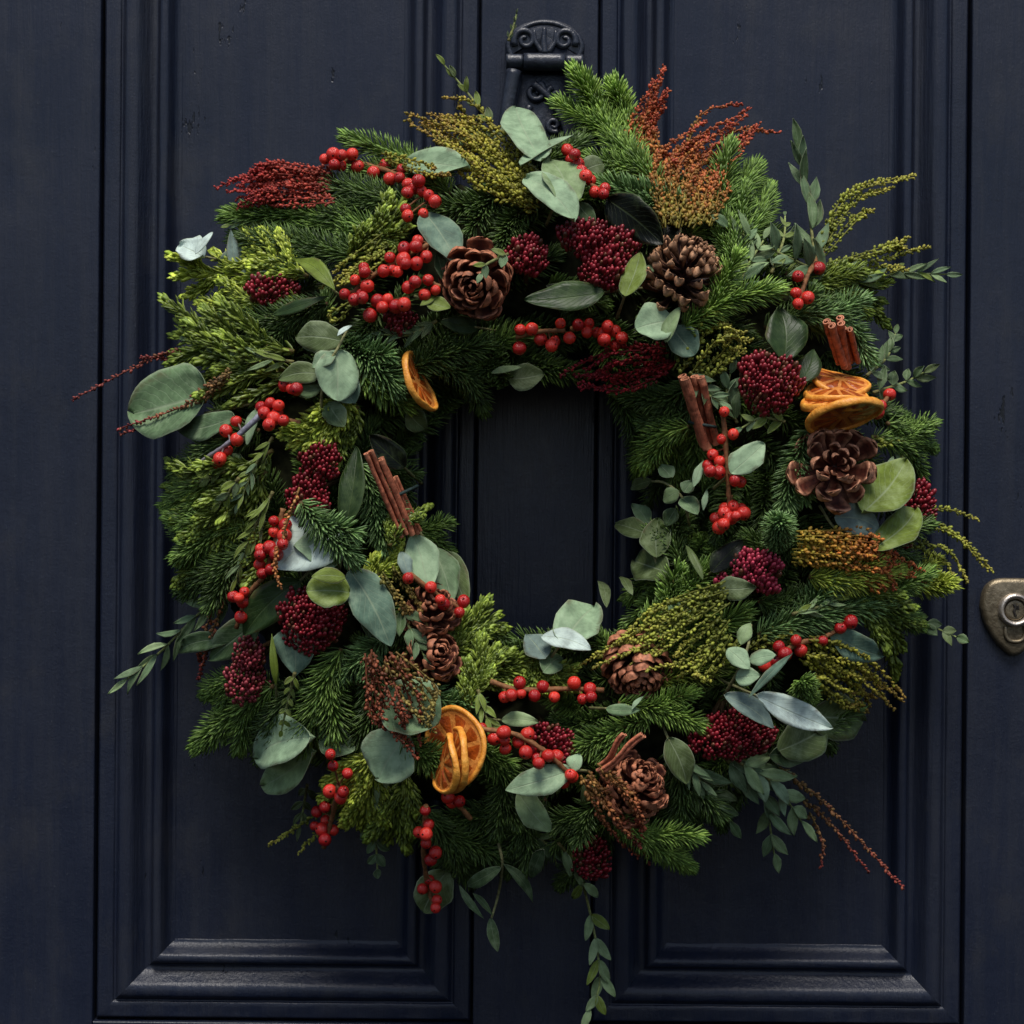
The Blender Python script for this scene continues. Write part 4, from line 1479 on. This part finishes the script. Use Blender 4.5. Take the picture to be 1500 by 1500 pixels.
leaves('yellow green leaf left of the pale tipped pine cone', [(915, 434, 938, 370, 36, 'y', 'o', 0, 6, 12), (930, 415, 965, 385, 16, 'm', 'o', -4, 0)], off=18)
leaves('olive leaf left of lower right dark red head', [(978, 1080, 1006, 1148, 42, 'o', 'o', 0, 6, 12)], off=10)
leaves('square olive leaf behind berries hanging lowest', [(655, 1275, 620, 1335, 58, 'o', 'r', 0, 4, 0)], off=14)
leaves('narrow olive leaves dangling at bottom centre',
       [(735, 1270, 686, 1297, 22, 'm', 'o', 4, 6), (737, 1265, 780, 1322, 17, 'm', 'l', 4, 6), (672, 1296, 709, 1346, 12, 'm', 'l', 2, 4), (718, 1345, 729, 1394, 18, 'm', 'o', 4, 4), (692, 1308, 722, 1342, 10, 'm', 'l', 2, 4),
        (796, 1242, 780, 1284, 22, 'm', 'o', 4, 4)],
       off=16, name='leafy_sprig', cat='leafy sprig', group='narrow leaved sprigs in the wreath', stem=[(730, 1235, -10), (736, 1266, 3), (730, 1310, 4), (720, 1345, 4)])
leaves('dark olive leaf pair at upper edge of hole', [(720, 546, 764, 538, 11, 'h', 'o', 4, 6, 20), (745, 555, 798, 548, 42, 'o', 'o', -2, 2, 10)], off=4)
leaves('sprig of olive leaves on right edge of hole',
       [(950, 768, 926, 740, 26, 'g', 'o', 6, 8), (955, 785, 902, 768, 32, 'o', 'o', 4, 6), (962, 818, 965, 760, 46, 'o', 'o', 6, 8), (982, 840, 930, 822, 52, 'o', 'r', 2, 4), (888, 890, 876, 852, 17, 'o', 'o', 0, 2),
        (926, 872, 908, 846, 14, 'o', 'o', 0, 2), (955, 704, 924, 716, 18, 'o', 'o', 0, 2)],
       off=6, stem=[(975, 870, -10), (960, 820, 4), (950, 780, 4), (945, 740, 4)])
leaves('cluster of small pale leaves between hole and vertical berry twig',
       [(995, 720, 972, 735, 24, 'h', 'o', 6, 10), (1002, 722, 1015, 705, 22, 'g', 'o', 6, 10), (1000, 730, 1022, 755, 30, 'g', 'o', 4, 8), (985, 700, 968, 682, 24, 'g', 'o', 4, 6), (1016, 714, 1031, 674, 14, 'p', 'l', 8, 12),
        (1030, 748, 1036, 716, 9, 'p', 'l', 6, 8), (990, 745, 975, 770, 24, 'm', 'o', 2, 4)],
       off=10, name='leafy_sprig', cat='leafy sprig', group='narrow leaved sprigs in the wreath', stem=[(1010, 770, -8), (1000, 730, 4), (975, 708, 6), (955, 705, 4)])
leaves('dark green broad leaf below the left hand berry string', [(440, 850, 358, 930, 56, 'd', 'o', 2, 8, 10)], off=8, m=M_DARK)
leaves('dark grey green leaf at left edge above long dark red head', [(385, 905, 308, 965, 52, 'm', 'o', 0, 4, 8), (345, 935, 262, 955, 30, 'm', 'o', -6, -4, 8)], off=6)
leaves('pale rimmed grey leaf under left dark red head', [(440, 915, 434, 990, 66, 't', 'p', -2, 4, 5)], off=8)
leaves('small grey green leaf behind the lower horizontal berries', [(735, 1055, 790, 1058, 22, 'h', 'o', 2, 6, 10)], off=10)
leaves('small pale curled leaf above curled cinnamon pieces', [(888, 1038, 938, 1040, 18, 'g', 'o', 2, 8, 20), (925, 1040, 943, 1020, 7, 'p', 'l', 8, 10)], off=10)
leaves('round olive leaf behind the upper berry twig by knocker', [(855, 250, 884, 240, 34, 'o', 'r', 0, 2, 5), (848, 300, 872, 325, 26, 'm', 'o', 0, 2, 5)], off=6)
leaves('small round lime leaf below left pine cone', [(625, 440, 660, 452, 26, 'y', 'o', 4, 8, 10), (615, 448, 640, 430, 12, 'y', 'l', 4, 8)], off=14)
leaves('dark lance leaf behind single thin orange slice', [(596, 600, 622, 628, 34, 'o', 'o', 0, 0, 5)], off=2)
leaves('grey leaf behind the berry twig with grey stem', [(375, 600, 362, 652, 20, 'p', 'o', 2, 4, 10), (352, 665, 340, 690, 28, 'm', 'o', 0, 2)], off=6)
leaves('olive leaf under the right side dark red head', [(1050, 862, 1108, 860, 34, 'o', 'o', 2, 4, 5)], off=14)
leaves('grey olive leaf behind wide yellow green plume', [(985, 880, 1010, 905, 40, 'g', 'r', -4, 0, 5)], off=10)
leaves('small leaf below pale leaf pair and right of them', [(470, 1075, 520, 1100, 46, 'g', 'o', 0, 2, 5)], off=8)

# dark glossy leaves
GL = dict(name='glossy_leaf_sprig', cat='glossy leaf', group='dark glossy leaves in the wreath', m=M_DARK)
leaves('long black green glossy leaf right of the upper berries', [(890, 292, 972, 358, 62, 'k', 'o', 2, 8, -25)], off=14, **GL)
leaves('black glossy leaf standing above pale tipped pine cone', [(972, 362, 982, 300, 50, 'k', 'r', 0, 2, 15)], off=8, **GL)
leaves('dark glossy leaf pair lying below the top dark red head', [(885, 428, 768, 440, 46, 'd', 'o', 6, 12, -22), (880, 438, 800, 418, 30, 'k', 'o', 2, 4, 10)], off=12, **GL)
leaves('dark pointed leaf standing above right dark red head', [(1148, 530, 1142, 452, 62, 'd', 'o', 0, 6, 10)], off=10, **GL)
leaves('small dark leaf right of the right dark red head', [(1175, 560, 1192, 512, 34, 'd', 'p', -2, 2, 10)], off=10, **GL)
leaves('long dark leaf right of long dark red head', [(506, 775, 524, 655, 40, 'd', 'o', 0, 8, 20)], off=12, **GL)
leaves('dark glossy leaf above tied cinnamon sticks', [(592, 685, 540, 638, 40, 'k', 'o', 2, 6, -20)], off=8, **GL)
leaves('dark lance leaf below upper left dark red head', [(398, 462, 482, 434, 20, 'd', 'l', 2, 4, 20)], off=10, **GL)
leaves('bright green lance leaf right of upper left dark red head', [(492, 428, 428, 382, 26, 'y', 'l', 2, 6, 10)], off=14, **GL)
leaves('thin dark leaves above the right side dark red head', [(1042, 838, 1088, 792, 34, 'k', 'o', 2, 6, 25), (1030, 850, 1004, 798, 13, 'o', 'l', 2, 4)], off=10, **GL)
leaves('thin lime leaf between two lower left dark red heads', [(404, 1005, 398, 928, 12, 'y', 'l', 6, 10, 10)], off=12, **GL)
leaves('black green leaf in shadow below the left pine cone', [(700, 480, 645, 470, 26, 'd', 'o', 0, 2, 10)], off=4, **GL)

# narrow leaved sprigs
leafy('upright narrow leaved sprig at upper right above berries', [(1195, 385), (1182, 290), (1168, 215)], 68, 21, 'gm', 'l', 6, 17, off=4)
leafy('narrow leaved sprig reaching far right below green strands', [(1215, 425), (1310, 402), (1390, 402)], 46, 12, 'ghy', 'l', 8, 24, off=2)
leafy('pale leaved sprig below upright sprig at upper right', [(1215, 405), (1150, 375), (1060, 330)], 60, 21, 'hhg', 'l', 6, 42, off=10)
leafy('short leafy tip rising left of the upright sprig', [(1130, 400), (1148, 350), (1150, 315)], 26, 9, 'gy', 'l', 5, 30, off=8)
leafy('long leafy sprig pointing down left from left rim', [(350, 850), (285, 905), (235, 955), (182, 998)], 62, 14, 'hgm', 'l', 8, 22, off=2)
leafy('dark leafy sprig at right rim above single berries', [(1270, 550), (1300, 522), (1312, 488)], 36, 13, 'm', 'l', 6, 32, off=2)
leafy('dark leafy sprig right of the lower orange slice pair', [(1280, 575), (1325, 560), (1355, 545)], 38, 17, 'mo', 'l', 5, 35, off=0)
leafy('pale leafy sprig hanging at lower right rim, left strand', [(1060, 1110), (1115, 1160), (1135, 1255)], 62, 21, 'hg', 'l', 7, 24, off=4)
leafy('pale leafy sprig hanging at lower right rim, right strand', [(1080, 1115), (1135, 1150), (1175, 1205)], 60, 22, 'hhp', 'l', 6, 24, off=10)
leafy('dark leafy sprig below lower right dark red head', [(1010, 1120), (1040, 1160), (1070, 1205)], 54, 20, 'mo', 'l', 5, 36, off=0)
leafy('leafy sprig pointing right at right rim below lime fir tip', [(1270, 885), (1335, 905), (1405, 935)], 34, 20, 'mo', 'l', 7, 32, off=0)
leafy('fine lime budded sprig at lower left over fir', [(432, 985), (421, 1030), (412, 1072)], 18, 8, 'y', 'o', 6, 35, off=18)
leafy('thin leafy shoot left of knocker, above yellow green plume', [(745, 215), (692, 145), (648, 92)], 26, 12, 'yo', 'o', 6, 24, off=2)
leafy('hanging leafy shoot with round pale leaves at lower left', [(540, 1180), (550, 1230), (553, 1275)], 28, 18, 'gm', 'o', 5, 45, off=2)
leafy('longest leafy shoot hanging down from bottom of wreath', [(818, 1235), (845, 1270), (864, 1335), (876, 1400), (878, 1445), (862, 1485)], 46, 18, 'hhy', 'o', 9, 24, off=0)
leafy('grey green leafy shoot at left of dark pine cones', [(585, 890), (605, 930), (622, 962)], 36, 17, 'gm', 'l', 4, 28, off=14)
leafy('small lime leafed shoot right of vertical berry twig', [(1150, 618), (1115, 612), (1085, 628)], 28, 13, 'yg', 'o', 4, 40, off=14)
leafy('small leafy shoot behind vertical berry twig', [(1080, 620), (1065, 580), (1070, 545)], 44, 17, 'gm', 'l', 4, 34, off=8)
leafy('small leaf shoot on top of left pine cone', [(745, 372), (712, 388), (705, 402)], 24, 12, 'yg', 'o', 3, 40, off=38)
leafy('green leafy shoot below curled cinnamon, left of lowest cone', [(855, 1140), (875, 1165), (885, 1190)], 34, 11, 'om', 'l', 4, 34, off=8)
leafy('dark leafy shoot at bottom beside hanging red head', [(780, 1225), (805, 1240), (815, 1265)], 26, 11, 'm', 'l', 4, 40, off=-4)
leafy('short leafy shoot between cinnamon stick and berries', [(1010, 545), (1035, 575), (1055, 590)], 32, 12, 'go', 'l', 4, 38, off=16)
leafy('leafy shoot left of lower left berry twig', [(450, 1150), (445, 1180), (440, 1210)], 34, 12, 'o', 'l', 4, 24, off=-2)

leafy('short lime leafed tip on left edge below grey stemmed berries', [(330, 690, 6), (290, 706, 4), (248, 714)], 26, 11, 'y', 'l', 5, 26, off=8)
leafy('lime leafed tip hanging below the left edge short tip', [(350, 700, 8), (325, 735, 6), (300, 740)], 28, 12, 'yh', 'l', 5, 28, off=12)
leafy('fine leafy shoot over left edge fir, right of lime tip', [(400, 640), (370, 690), (350, 740)], 30, 8, 'yg', 'l', 7, 24, off=14)
leafy('fine grassy shoot hanging left of the long berry string', [(400, 720), (370, 780), (345, 850)], 40, 8, 'yh', 'l', 8, 18, off=14)
leafy('fine pale shoot crossing above the largest round leaf', [(430, 530), (360, 520), (270, 498)], 40, 9, 'hy', 'l', 8, 20, off=12)
leafy('fine leafy shoot below lime tips at lower left berries', [(560, 1120), (545, 1170), (520, 1200)], 34, 10, 'yh', 'l', 6, 24, off=10)
leafy('fine olive shoot in lower rim right of lowest cone', [(1000, 1110), (1030, 1150), (1050, 1190)], 38, 11, 'gh', 'l', 6, 22, off=8)
leafy('fine leafy shoot at right edge above lime fir tip', [(1290, 690), (1335, 660), (1360, 640)], 26, 8, 'yg', 'l', 6, 24, off=4)
leafy('fine lime shoot below the horizontal berry twig', [(700, 1010), (712, 1050), (735, 1072)], 34, 10, 'y', 'l', 5, 22, off=16)

leafy('narrow leafy shoot over fir behind the rust tipped plume', [(1075, 400), (1090, 340), (1108, 270)], 40, 12, 'gm', 'l', 7, 24, off=8)
leafy('pale leafy shoot right of pale tipped pine cone', [(1080, 430), (1095, 390), (1120, 350)], 40, 14, 'hg', 'l', 6, 32, off=12)
leafy('fine leafy wisp pointing up left above broad fir sprigs', [(420, 330), (380, 322), (335, 330)], 26, 8, 'gy', 'l', 6, 24, off=4)
leafy('fine olive wisp over fir left of left pine cone, below berries', [(640, 470), (600, 490), (560, 490)], 30, 9, 'mo', 'l', 6, 26, off=12)
leafy('fine lime shoot over fir at lower right above berry row', [(1160, 900), (1210, 885), (1260, 860)], 28, 8, 'yh', 'l', 7, 24, off=12)

# ------------------------------------------------------------------ cones, skimmia, citrus, cinnamon
cone('pine cone seen end on with a leaf on it, left of top centre', 699, 412, 52, (-0.12, -0.85, -0.30), 1.2, 58, CONE_C, off=16)
cone('pale tipped pine cone lying right of top centre', 1003, 398, 56, (0.25, -0.45, 0.62), 1.7, 92, CONE_B, off=16, open_=0.95, w=0.8)
cone('biggest wide open pine cone at right below orange slices', 1221, 686, 63, (-0.05, -0.95, 0.12), 1.05, 34, CONE_A, off=16, w=0.98)
cone('pine cone half covered by yellow green plume at lower right', 934, 976, 52, (0.0, -0.6, -0.65), 1.35, 82, CONE_C, off=6, w=0.85)
cone('lowest pine cone under the curled cinnamon pieces', 928, 1152, 52, (0.25, -0.6, 0.60), 1.4, 84, CONE_C, off=8, w=0.85)
cone('upper of two shadowed pine cones left of hole bottom', 632, 897, 42, (0.2, -0.6, 0.6), 1.5, 46, CONE_C, off=14)
cone('lower of two shadowed pine cones left of hole bottom', 632, 960, 44, (0.35, -0.6, 0.2), 1.4, 46, CONE_C, off=8)

skimmia('small dark red head between left cone and top centre head', [(772, 375, 30, 28)], (770, 420), off=10)
skimmia('large three lobed dark red head at top centre', [(858, 348, 36, 28), (905, 360, 28, 26), (886, 395, 36, 30)], (880, 440), off=12)
skimmia('dark red head at upper left beside lime tips', [(398, 425, 37, 20)], (450, 430), off=8)
skimmia('small dark red head tucked below the large berry cluster', [(586, 468, 22, 21)], (590, 510), off=12)
skimmia('round dark red head at right beside orange slices', [(1127, 560, 44, 45)], (1127, 600), off=12)
skimmia('long two lobed dark red head on left side', [(470, 675, 30, 26), (452, 727, 30, 33)], (500, 700), off=10)
skimmia('round dark red head under lime leaves on left', [(455, 908, 46, 46)], (470, 880), off=8)
skimmia('long dark red head at lower left edge of wreath', [(364, 958, 24, 24), (360, 1000, 30, 30)], (400, 940), off=8, cols=(lin(110, 30, 38), lin(150, 64, 70)))
skimmia('dark red head on inner right above wide plume', [(1108, 832, 36, 26), (1062, 850, 16, 8), (1125, 858, 17, 12)], (1090, 870), off=12, cols=(lin(120, 20, 40), lin(170, 56, 76)))
skimmia('wide dark red head at lower right under long pale leaves', [(1088, 1076, 42, 36), (1050, 1080, 24, 32), (1020, 1084, 12, 18)], (1060, 1020), off=8)
skimmia('dark red head on far right rim behind yellow green leaves', [(1344, 740, 26, 36), (1325, 785, 12, 18)], (1300, 740), off=4)
skimmia('dark red head hanging at bottom centre', [(866, 1258, 28, 30)], (850, 1215), off=4)
skimmia('dark red head behind the lower berry twig', [(800, 1085, 36, 24), (828, 1108, 14, 16)], (790, 1050), off=6)

slice_('top dried orange slice of the right hand stack', 1231, 556, 43, (0.16, -0.44, 0.88), 0, bend=-0.22, bend_dir=70, off=12, th=2.6)
slice_('middle dried orange slice of the right hand stack', 1226, 570, 46, (0.02, -0.36, 0.93), 0, bend=-0.26, bend_dir=90, off=20, th=2.8)
slice_('third dried orange slice down in the right hand stack', 1222, 586, 46, (-0.06, -0.30, 0.95), 0, bend=-0.14, bend_dir=90, off=26, th=3.6)
slice_('lowest dried orange slice, tilted, above open pine cone', 1237, 607, 55, (0.20, -0.30, -0.92), 20, bend=0.05, off=32, th=3.6)
slice_('largest dried orange slice of the lower left stack', 666, 1096, 58, (-0.66, -0.74, 0.10), 15, bend=0.10, bend_dir=90, off=18, th=2.2)
slice_('middle dried orange slice of the lower left stack', 662, 1112, 46, (-0.90, -0.38, 0.12), 40, bend=-0.22, bend_dir=80, off=26, th=3.0)
slice_('front edge on dried orange slice of the lower left stack', 650, 1118, 42, (-0.93, -0.30, 0.12), 70, bend=-0.26, bend_dir=80, off=28, th=2.8)
slice_('single thin dried orange slice above hole at left', 610, 560, 46, (0.90, -0.22, 0.40), 20, bend=0.16, bend_dir=90, off=14, th=3.0)

cinnamon('short cinnamon bundle standing at upper right above orange slices', [(1233, 535, 1214, 474, 0, 30, 11), (1240, 535, 1230, 470, -2, 32, 11), (1252, 530, 1240, 482, 0, 30, 9)], off=8)
cinnamon('tapering cinnamon pair tied with wire, right of hole', [(1034, 655, 1002, 552, 0, 14, 13), (1044, 650, 1022, 552, -4, 10, 12)], off=10, tie=(1029, 622, 10, 20, 8))
cinnamon('tied cinnamon sticks along the left edge of hole', [(592, 785, 540, 662, 4, 10, 8), (604, 782, 558, 672, 4, 8, 8.5), (614, 780, 578, 700, 2, 4, 7)], off=17, tie=(590, 722, -25, 24, 7))
cinnamon('thin curled cinnamon pieces above the lowest pine cone', [(876, 1132, 944, 1078, 8, 26, 5.5, 1.7), (880, 1122, 916, 1076, 2, 12, 5, 1.2)], off=20)

# ------------------------------------------------------------------ berries
berries('upper left berry twig with forked stem', '476,233 488,226 501,227 490,241 500,243 516,226 524,244 547,253 566,241 588,248 571,262 585,260 598,270 608,275 613,265 597,282 618,280 628,286 637,295 594,306 597,316 620,313',
        [(496, 234), (540, 242), (582, 256), (612, 276), (637, 294)], off=16)
berries('largest berry cluster left of the left pine cone', '612,352 609,361 592,364 571,377 591,380 594,386 610,386 624,376 575,396 562,397 582,398 533,392 534,398 520,410 538,419 505,431 529,431 519,439 531,436',
        [(628, 358), (575, 386), (545, 405), (516, 430)], off=20)
berries('short berry twig touching left side of left pine cone', '603,417 598,421 608,413 627,410 638,425 622,432', [(645, 420), (620, 412), (600, 420)], off=18)
berries('low berry row under the largest berry cluster', '553,441 568,438 580,449 592,446 542,462 560,450', [(600, 436), (570, 444), (540, 462)], off=18)
berries('berry row slanting right of the pale leaves by knocker', '831,220 837,234 847,240 851,252 865,264 871,281 886,276 858,258 842,226 884,284', [(826, 214), (848, 246), (868, 272), (888, 282)], off=16)
berries('loose berry twig in shadow above the hole', '762,483 779,482 761,510 792,497 813,500 808,506 821,474 834,495', [(756, 494, 2), (790, 486, 4), (828, 484, 4)], off=14)
berries('dim berry cluster right of the loose twig above hole', '847,476 863,474 860,487 874,487 884,489 901,485 911,495 885,498 901,506 890,478', [(835, 482), (870, 482), (910, 494)], off=6)
berries('small berry twig at upper right below upright leafy sprig', '1199,393 1169,405 1166,429 1183,436 1169,445', [(1205, 370), (1185, 400), (1170, 440)], off=16)
berries('vertical berry twig right of tapering cinnamon', '1061,603 1057,643 1074,636 1044,666 1037,682 1054,676 1053,692 1085,706 1077,703 1040,690', [(1058, 596), (1062, 640), (1066, 700), (1068, 742)], off=18)
berries('tight berry ball at foot of vertical berry twig', '1062,745 1074,742 1061,752 1086,745 1070,759 1048,759 1053,773 1089,752 1078,756 1060,768', [(1070, 725), (1068, 750), (1060, 772)], off=14)
berries('pair of berries at right rim beside orange slices', '1303,578 1290,595 1285,604', [(1270, 615), (1290, 596), (1305, 575)], off=10)
berries('berry twig with bare grey stem on left side', '346,617 331,631 347,644 332,660 319,678 322,672', [(382, 608, 4), (340, 645, 6), (290, 679, 8)], off=12, grey=True, sr=0.0011)
berries('tight berry ball above the grey stemmed berries', '396,590 382,596 387,605 406,605 401,613 415,616 394,622 408,594', [(440, 620), (410, 612), (384, 600)], off=12)
berries('few berries half hidden under olive leaf on left', '417,564 427,569 442,564 434,570', [(455, 562), (430, 566), (415, 566)], off=10)
berries('long berry string on left of torn pale leaf', '401,763 401,779 418,769 381,804 395,802 381,813 417,785 414,797 380,827 384,840 397,834 405,812', [(415, 745), (402, 800), (388, 842)], off=16)
berries('sparse berry twig below the long left string', '342,874 358,867 356,881 353,904 350,876', [(386, 845), (364, 872), (346, 920)], off=14)
berries('berries beside upper shadowed pine cone at hole edge', '598,847 631,860 650,885 679,881 673,897 645,878', [(600, 840), (635, 868), (676, 892)], off=26)
berries('bunch of berries hanging at lower left rim', '484,1105 488,1122 509,1133 483,1159 503,1160 499,1168 476,1182 464,1189 477,1201 461,1210 471,1215 488,1216 476,1230', [(496, 1150, 2), (487, 1195, 2), (474, 1242, 2)], off=28)
berries('three dim berries below lower orange slices', '662,1175 673,1174 656,1168', [(690, 1200), (672, 1180), (660, 1170)], off=4)
berries('lowest berry string hanging over square olive leaf', '623,1187 628,1208 614,1219 624,1222 624,1235 638,1249 631,1259 629,1289 619,1302 638,1299 640,1318 638,1330', [(624, 1180), (620, 1240), (626, 1295), (637, 1330)], off=22)
berries('horizontal berry twig below the hole', '761,1000 739,1021 749,1018 763,1016 795,1006 783,1019 812,1021 841,1000 864,1009 853,1024 866,1021', [(718, 998), (760, 1010), (830, 1009), (885, 1011)], off=14)
berries('long curved berry twig right of lower orange slices', '705,1067 705,1086 724,1082 739,1084 738,1073 760,1087 740,1097 773,1075 777,1098 770,1102 787,1111 789,1118 815,1108 803,1107 838,1138 826,1147 836,1135',
        [(706, 1068, 4), (755, 1076, 6), (800, 1102, 6), (834, 1134, 4)], off=18)
berries('berry row at lower right above grey pointed leaf', '1141,947 1166,938 1173,953 1205,939 1231,920 1246,911 1135,968 1120,975 1150,958', [(1115, 978), (1165, 945), (1210, 932), (1250, 908)], off=12)

# ------------------------------------------------------------------ plumes
YG = (lin(118, 118, 38), lin(158, 154, 50), lin(146, 116, 50))
YG2 = (lin(100, 108, 38), lin(142, 148, 54), lin(164, 156, 66))
RED = (lin(144, 64, 46), lin(166, 62, 48), lin(156, 50, 46))
RB = (lin(130, 120, 46), lin(170, 100, 48), lin(172, 74, 52))
ORG = (lin(150, 134, 44), lin(194, 120, 50), lin(184, 84, 54))
DRED = (lin(120, 20, 24), lin(140, 26, 32), lin(130, 30, 44))
plume('thick yellow green plume pointing up left beside knocker', [[(790, 292), (700, 225, 4), (594, 170)], [(785, 270), (705, 200, 4), (618, 164)], [(790, 300), (705, 250), (640, 205)]], YG, off=14, spread=15, n=7, step=3.0)
plume('small brown tipped strand above thick yellow green plume', [[(720, 185), (680, 155), (648, 146)]], YG, off=10, spread=6, n=2)
plume('red plume sticking out at upper left', [[(490, 258), (400, 252), (330, 262)], [(490, 268), (400, 268), (312, 282)], [(490, 285), (410, 285), (340, 300)]], RED, off=12, spread=12, n=9)
plume('tall red brown plume right of knocker', [[(970, 285), (935, 200), (972, 96)], [(975, 285), (945, 200), (978, 134)]], RB, off=12, spread=12, n=8)
plume('spreading rust and green plume at upper right', [[(985, 330), (1000, 240), (1110, 158)], [(1000, 330), (1035, 250), (1118, 178)], [(1030, 330), (1045, 270), (1060, 215)], [(980, 330), (975, 240), (1060, 175)]], RB, off=16, spread=15, n=8)
plume('rust strand curling right from spreading plume', [[(1010, 240), (1080, 192), (1142, 196)], [(1000, 230), (1030, 165), (1085, 150)]], RB, off=8, n=1)
plume('five long green arching strands at upper right',
      [[(1195, 370), (1245, 285), (1345, 256)], [(1198, 372), (1250, 298), (1335, 262)], [(1200, 378), (1255, 318), (1316, 300)], [(1205, 392), (1300, 360), (1392, 322)], [(1205, 398), (1305, 372), (1388, 352)], [(1225, 402), (1280, 395), (1330, 392)]],
      YG2, off=8, n=2, spread=3)
plume('yellow green dome of seeds left of right dark red head', [[(1010, 545), (1050, 495), (1115, 500)]], YG2, off=14, spread=34, n=12)
plume('short yellow green tip sticking out at right rim', [[(1275, 645), (1335, 630), (1372, 622)], [(1280, 650), (1330, 645), (1366, 636)]], YG2, off=6, n=1)
plume('orange brown plume at right below yellow green leaves', [[(1165, 790), (1270, 795, 4), (1385, 850)], [(1160, 815), (1270, 818, 4), (1392, 862)], [(1240, 820), (1290, 850), (1310, 878)]], ORG, off=16, spread=13, n=6)
plume('green strands trailing right to brass lock', [[(1330, 765), (1390, 775), (1455, 838)], [(1335, 770), (1395, 785), (1448, 835)], [(1345, 748), (1390, 745), (1434, 762)], [(1335, 790), (1390, 808), (1418, 855)], [(1330, 795), (1380, 820), (1405, 860)]],
      YG2, off=2, n=1)
plume('yellow green pointed plume at lower right rim', [[(1180, 940), (1255, 975), (1330, 1030)], [(1180, 965), (1250, 995), (1310, 1040)], [(1190, 985), (1240, 1020), (1280, 1045)]], YG, off=12, spread=13, n=5)
plume('wide yellow green plume sweeping over covered pine cone', [[(1065, 862), (965, 900, 4), (878, 965)], [(1062, 872), (975, 930, 4), (895, 1005)], [(1058, 868), (950, 925, 4), (848, 985)], [(1060, 905), (1010, 955), (935, 985, 6)], [(1070, 930), (1030, 985), (985, 1005)]], YG2, off=20, spread=13, n=4)
plume('brown strands trailing to lower right', [[(1140, 1125), (1220, 1190), (1324, 1302)], [(1160, 1160), (1210, 1200), (1272, 1278)], [(1185, 1190), (1206, 1230), (1203, 1272)]], (lin(120, 100, 52), lin(140, 96, 60), lin(132, 54, 48)), off=4, n=1)
plume('brown plume lying over two round leaves at lower left', [[(552, 955), (578, 1040, 4), (615, 1115)]], (lin(110, 62, 38), lin(130, 66, 42), lin(140, 70, 46)), off=28, spread=26, n=9)
plume('olive seed strands across upper round leaf at lower left', [[(570, 960), (620, 1020), (640, 1078)]], (lin(120, 96, 48), lin(128, 112, 56), lin(120, 110, 52)), off=30, spread=16, n=6)
plume('yellow brown strands left of upper shadowed cone', [[(565, 835), (600, 885), (625, 935)]], (lin(104, 104, 44), lin(150, 124, 60), lin(150, 110, 66)), off=18, spread=14, n=5)
plume('single orange strand over the long left berry string', [[(438, 715), (412, 790), (402, 830), (411, 862)]], (lin(170, 124, 70), lin(180, 110, 60), lin(170, 110, 60)), off=30, n=1)
plume('single strand hanging at left rim, green to red', [[(340, 850), (312, 915), (297, 960), (291, 1005)]], (lin(120, 110, 56), lin(160, 92, 60), lin(140, 46, 46)), off=4, n=2, spread=3)
plume('red brown strand reaching farthest left', [[(300, 515), (230, 522), (104, 585)], [(330, 520), (260, 525), (205, 522)]], (lin(120, 84, 52), lin(132, 70, 54), lin(132, 60, 56)), off=4, n=1)
plume('thin red strands across the largest round leaf', [[(340, 545), (280, 590), (172, 628)], [(335, 550), (270, 605), (176, 636)], [(338, 540), (300, 570), (262, 592)]], (lin(110, 90, 48), lin(132, 92, 56), lin(140, 54, 56)), off=22, n=1)
plume('dark red plume in shadow above the hole', [[(985, 525), (905, 540), (815, 562)]], DRED, off=8, spread=22, n=9)
plume('orange brown plume draped over the lowest pine cone', [[(865, 1130), (915, 1190, 2), (950, 1268)]], (lin(140, 104, 52), lin(150, 88, 52), lin(140, 60, 46)), off=24, spread=22, n=8)
plume('two green seed strands at lower left rim', [[(475, 1185), (435, 1212), (394, 1238)], [(482, 1208), (455, 1228), (436, 1252)]], YG2, off=4, n=1)
plume('yellow strands between broad fir sprig and largest berry cluster', [[(565, 345), (510, 388), (455, 432)], [(560, 355), (520, 400), (470, 440)], [(575, 360), (545, 385), (500, 400)], [(520, 440), (490, 460), (468, 472)]], YG2, off=12, n=2, spread=5)
plume('faint yellow strand crossing pale grey leaf near top', [[(560, 228), (625, 246), (680, 262)]], YG, off=24, n=2, spread=6)
plume('dim olive strands behind lower right berry row', [[(1100, 955), (1150, 932), (1200, 925)]], YG2, off=6, n=3, spread=10)
leafy('tiny dark twig poking up behind knocker crest', [(745, 60, 8), (752, 40, 8), (757, 20, 8)], 12, 4, 'd', 'l', 4, 20, off=-10)
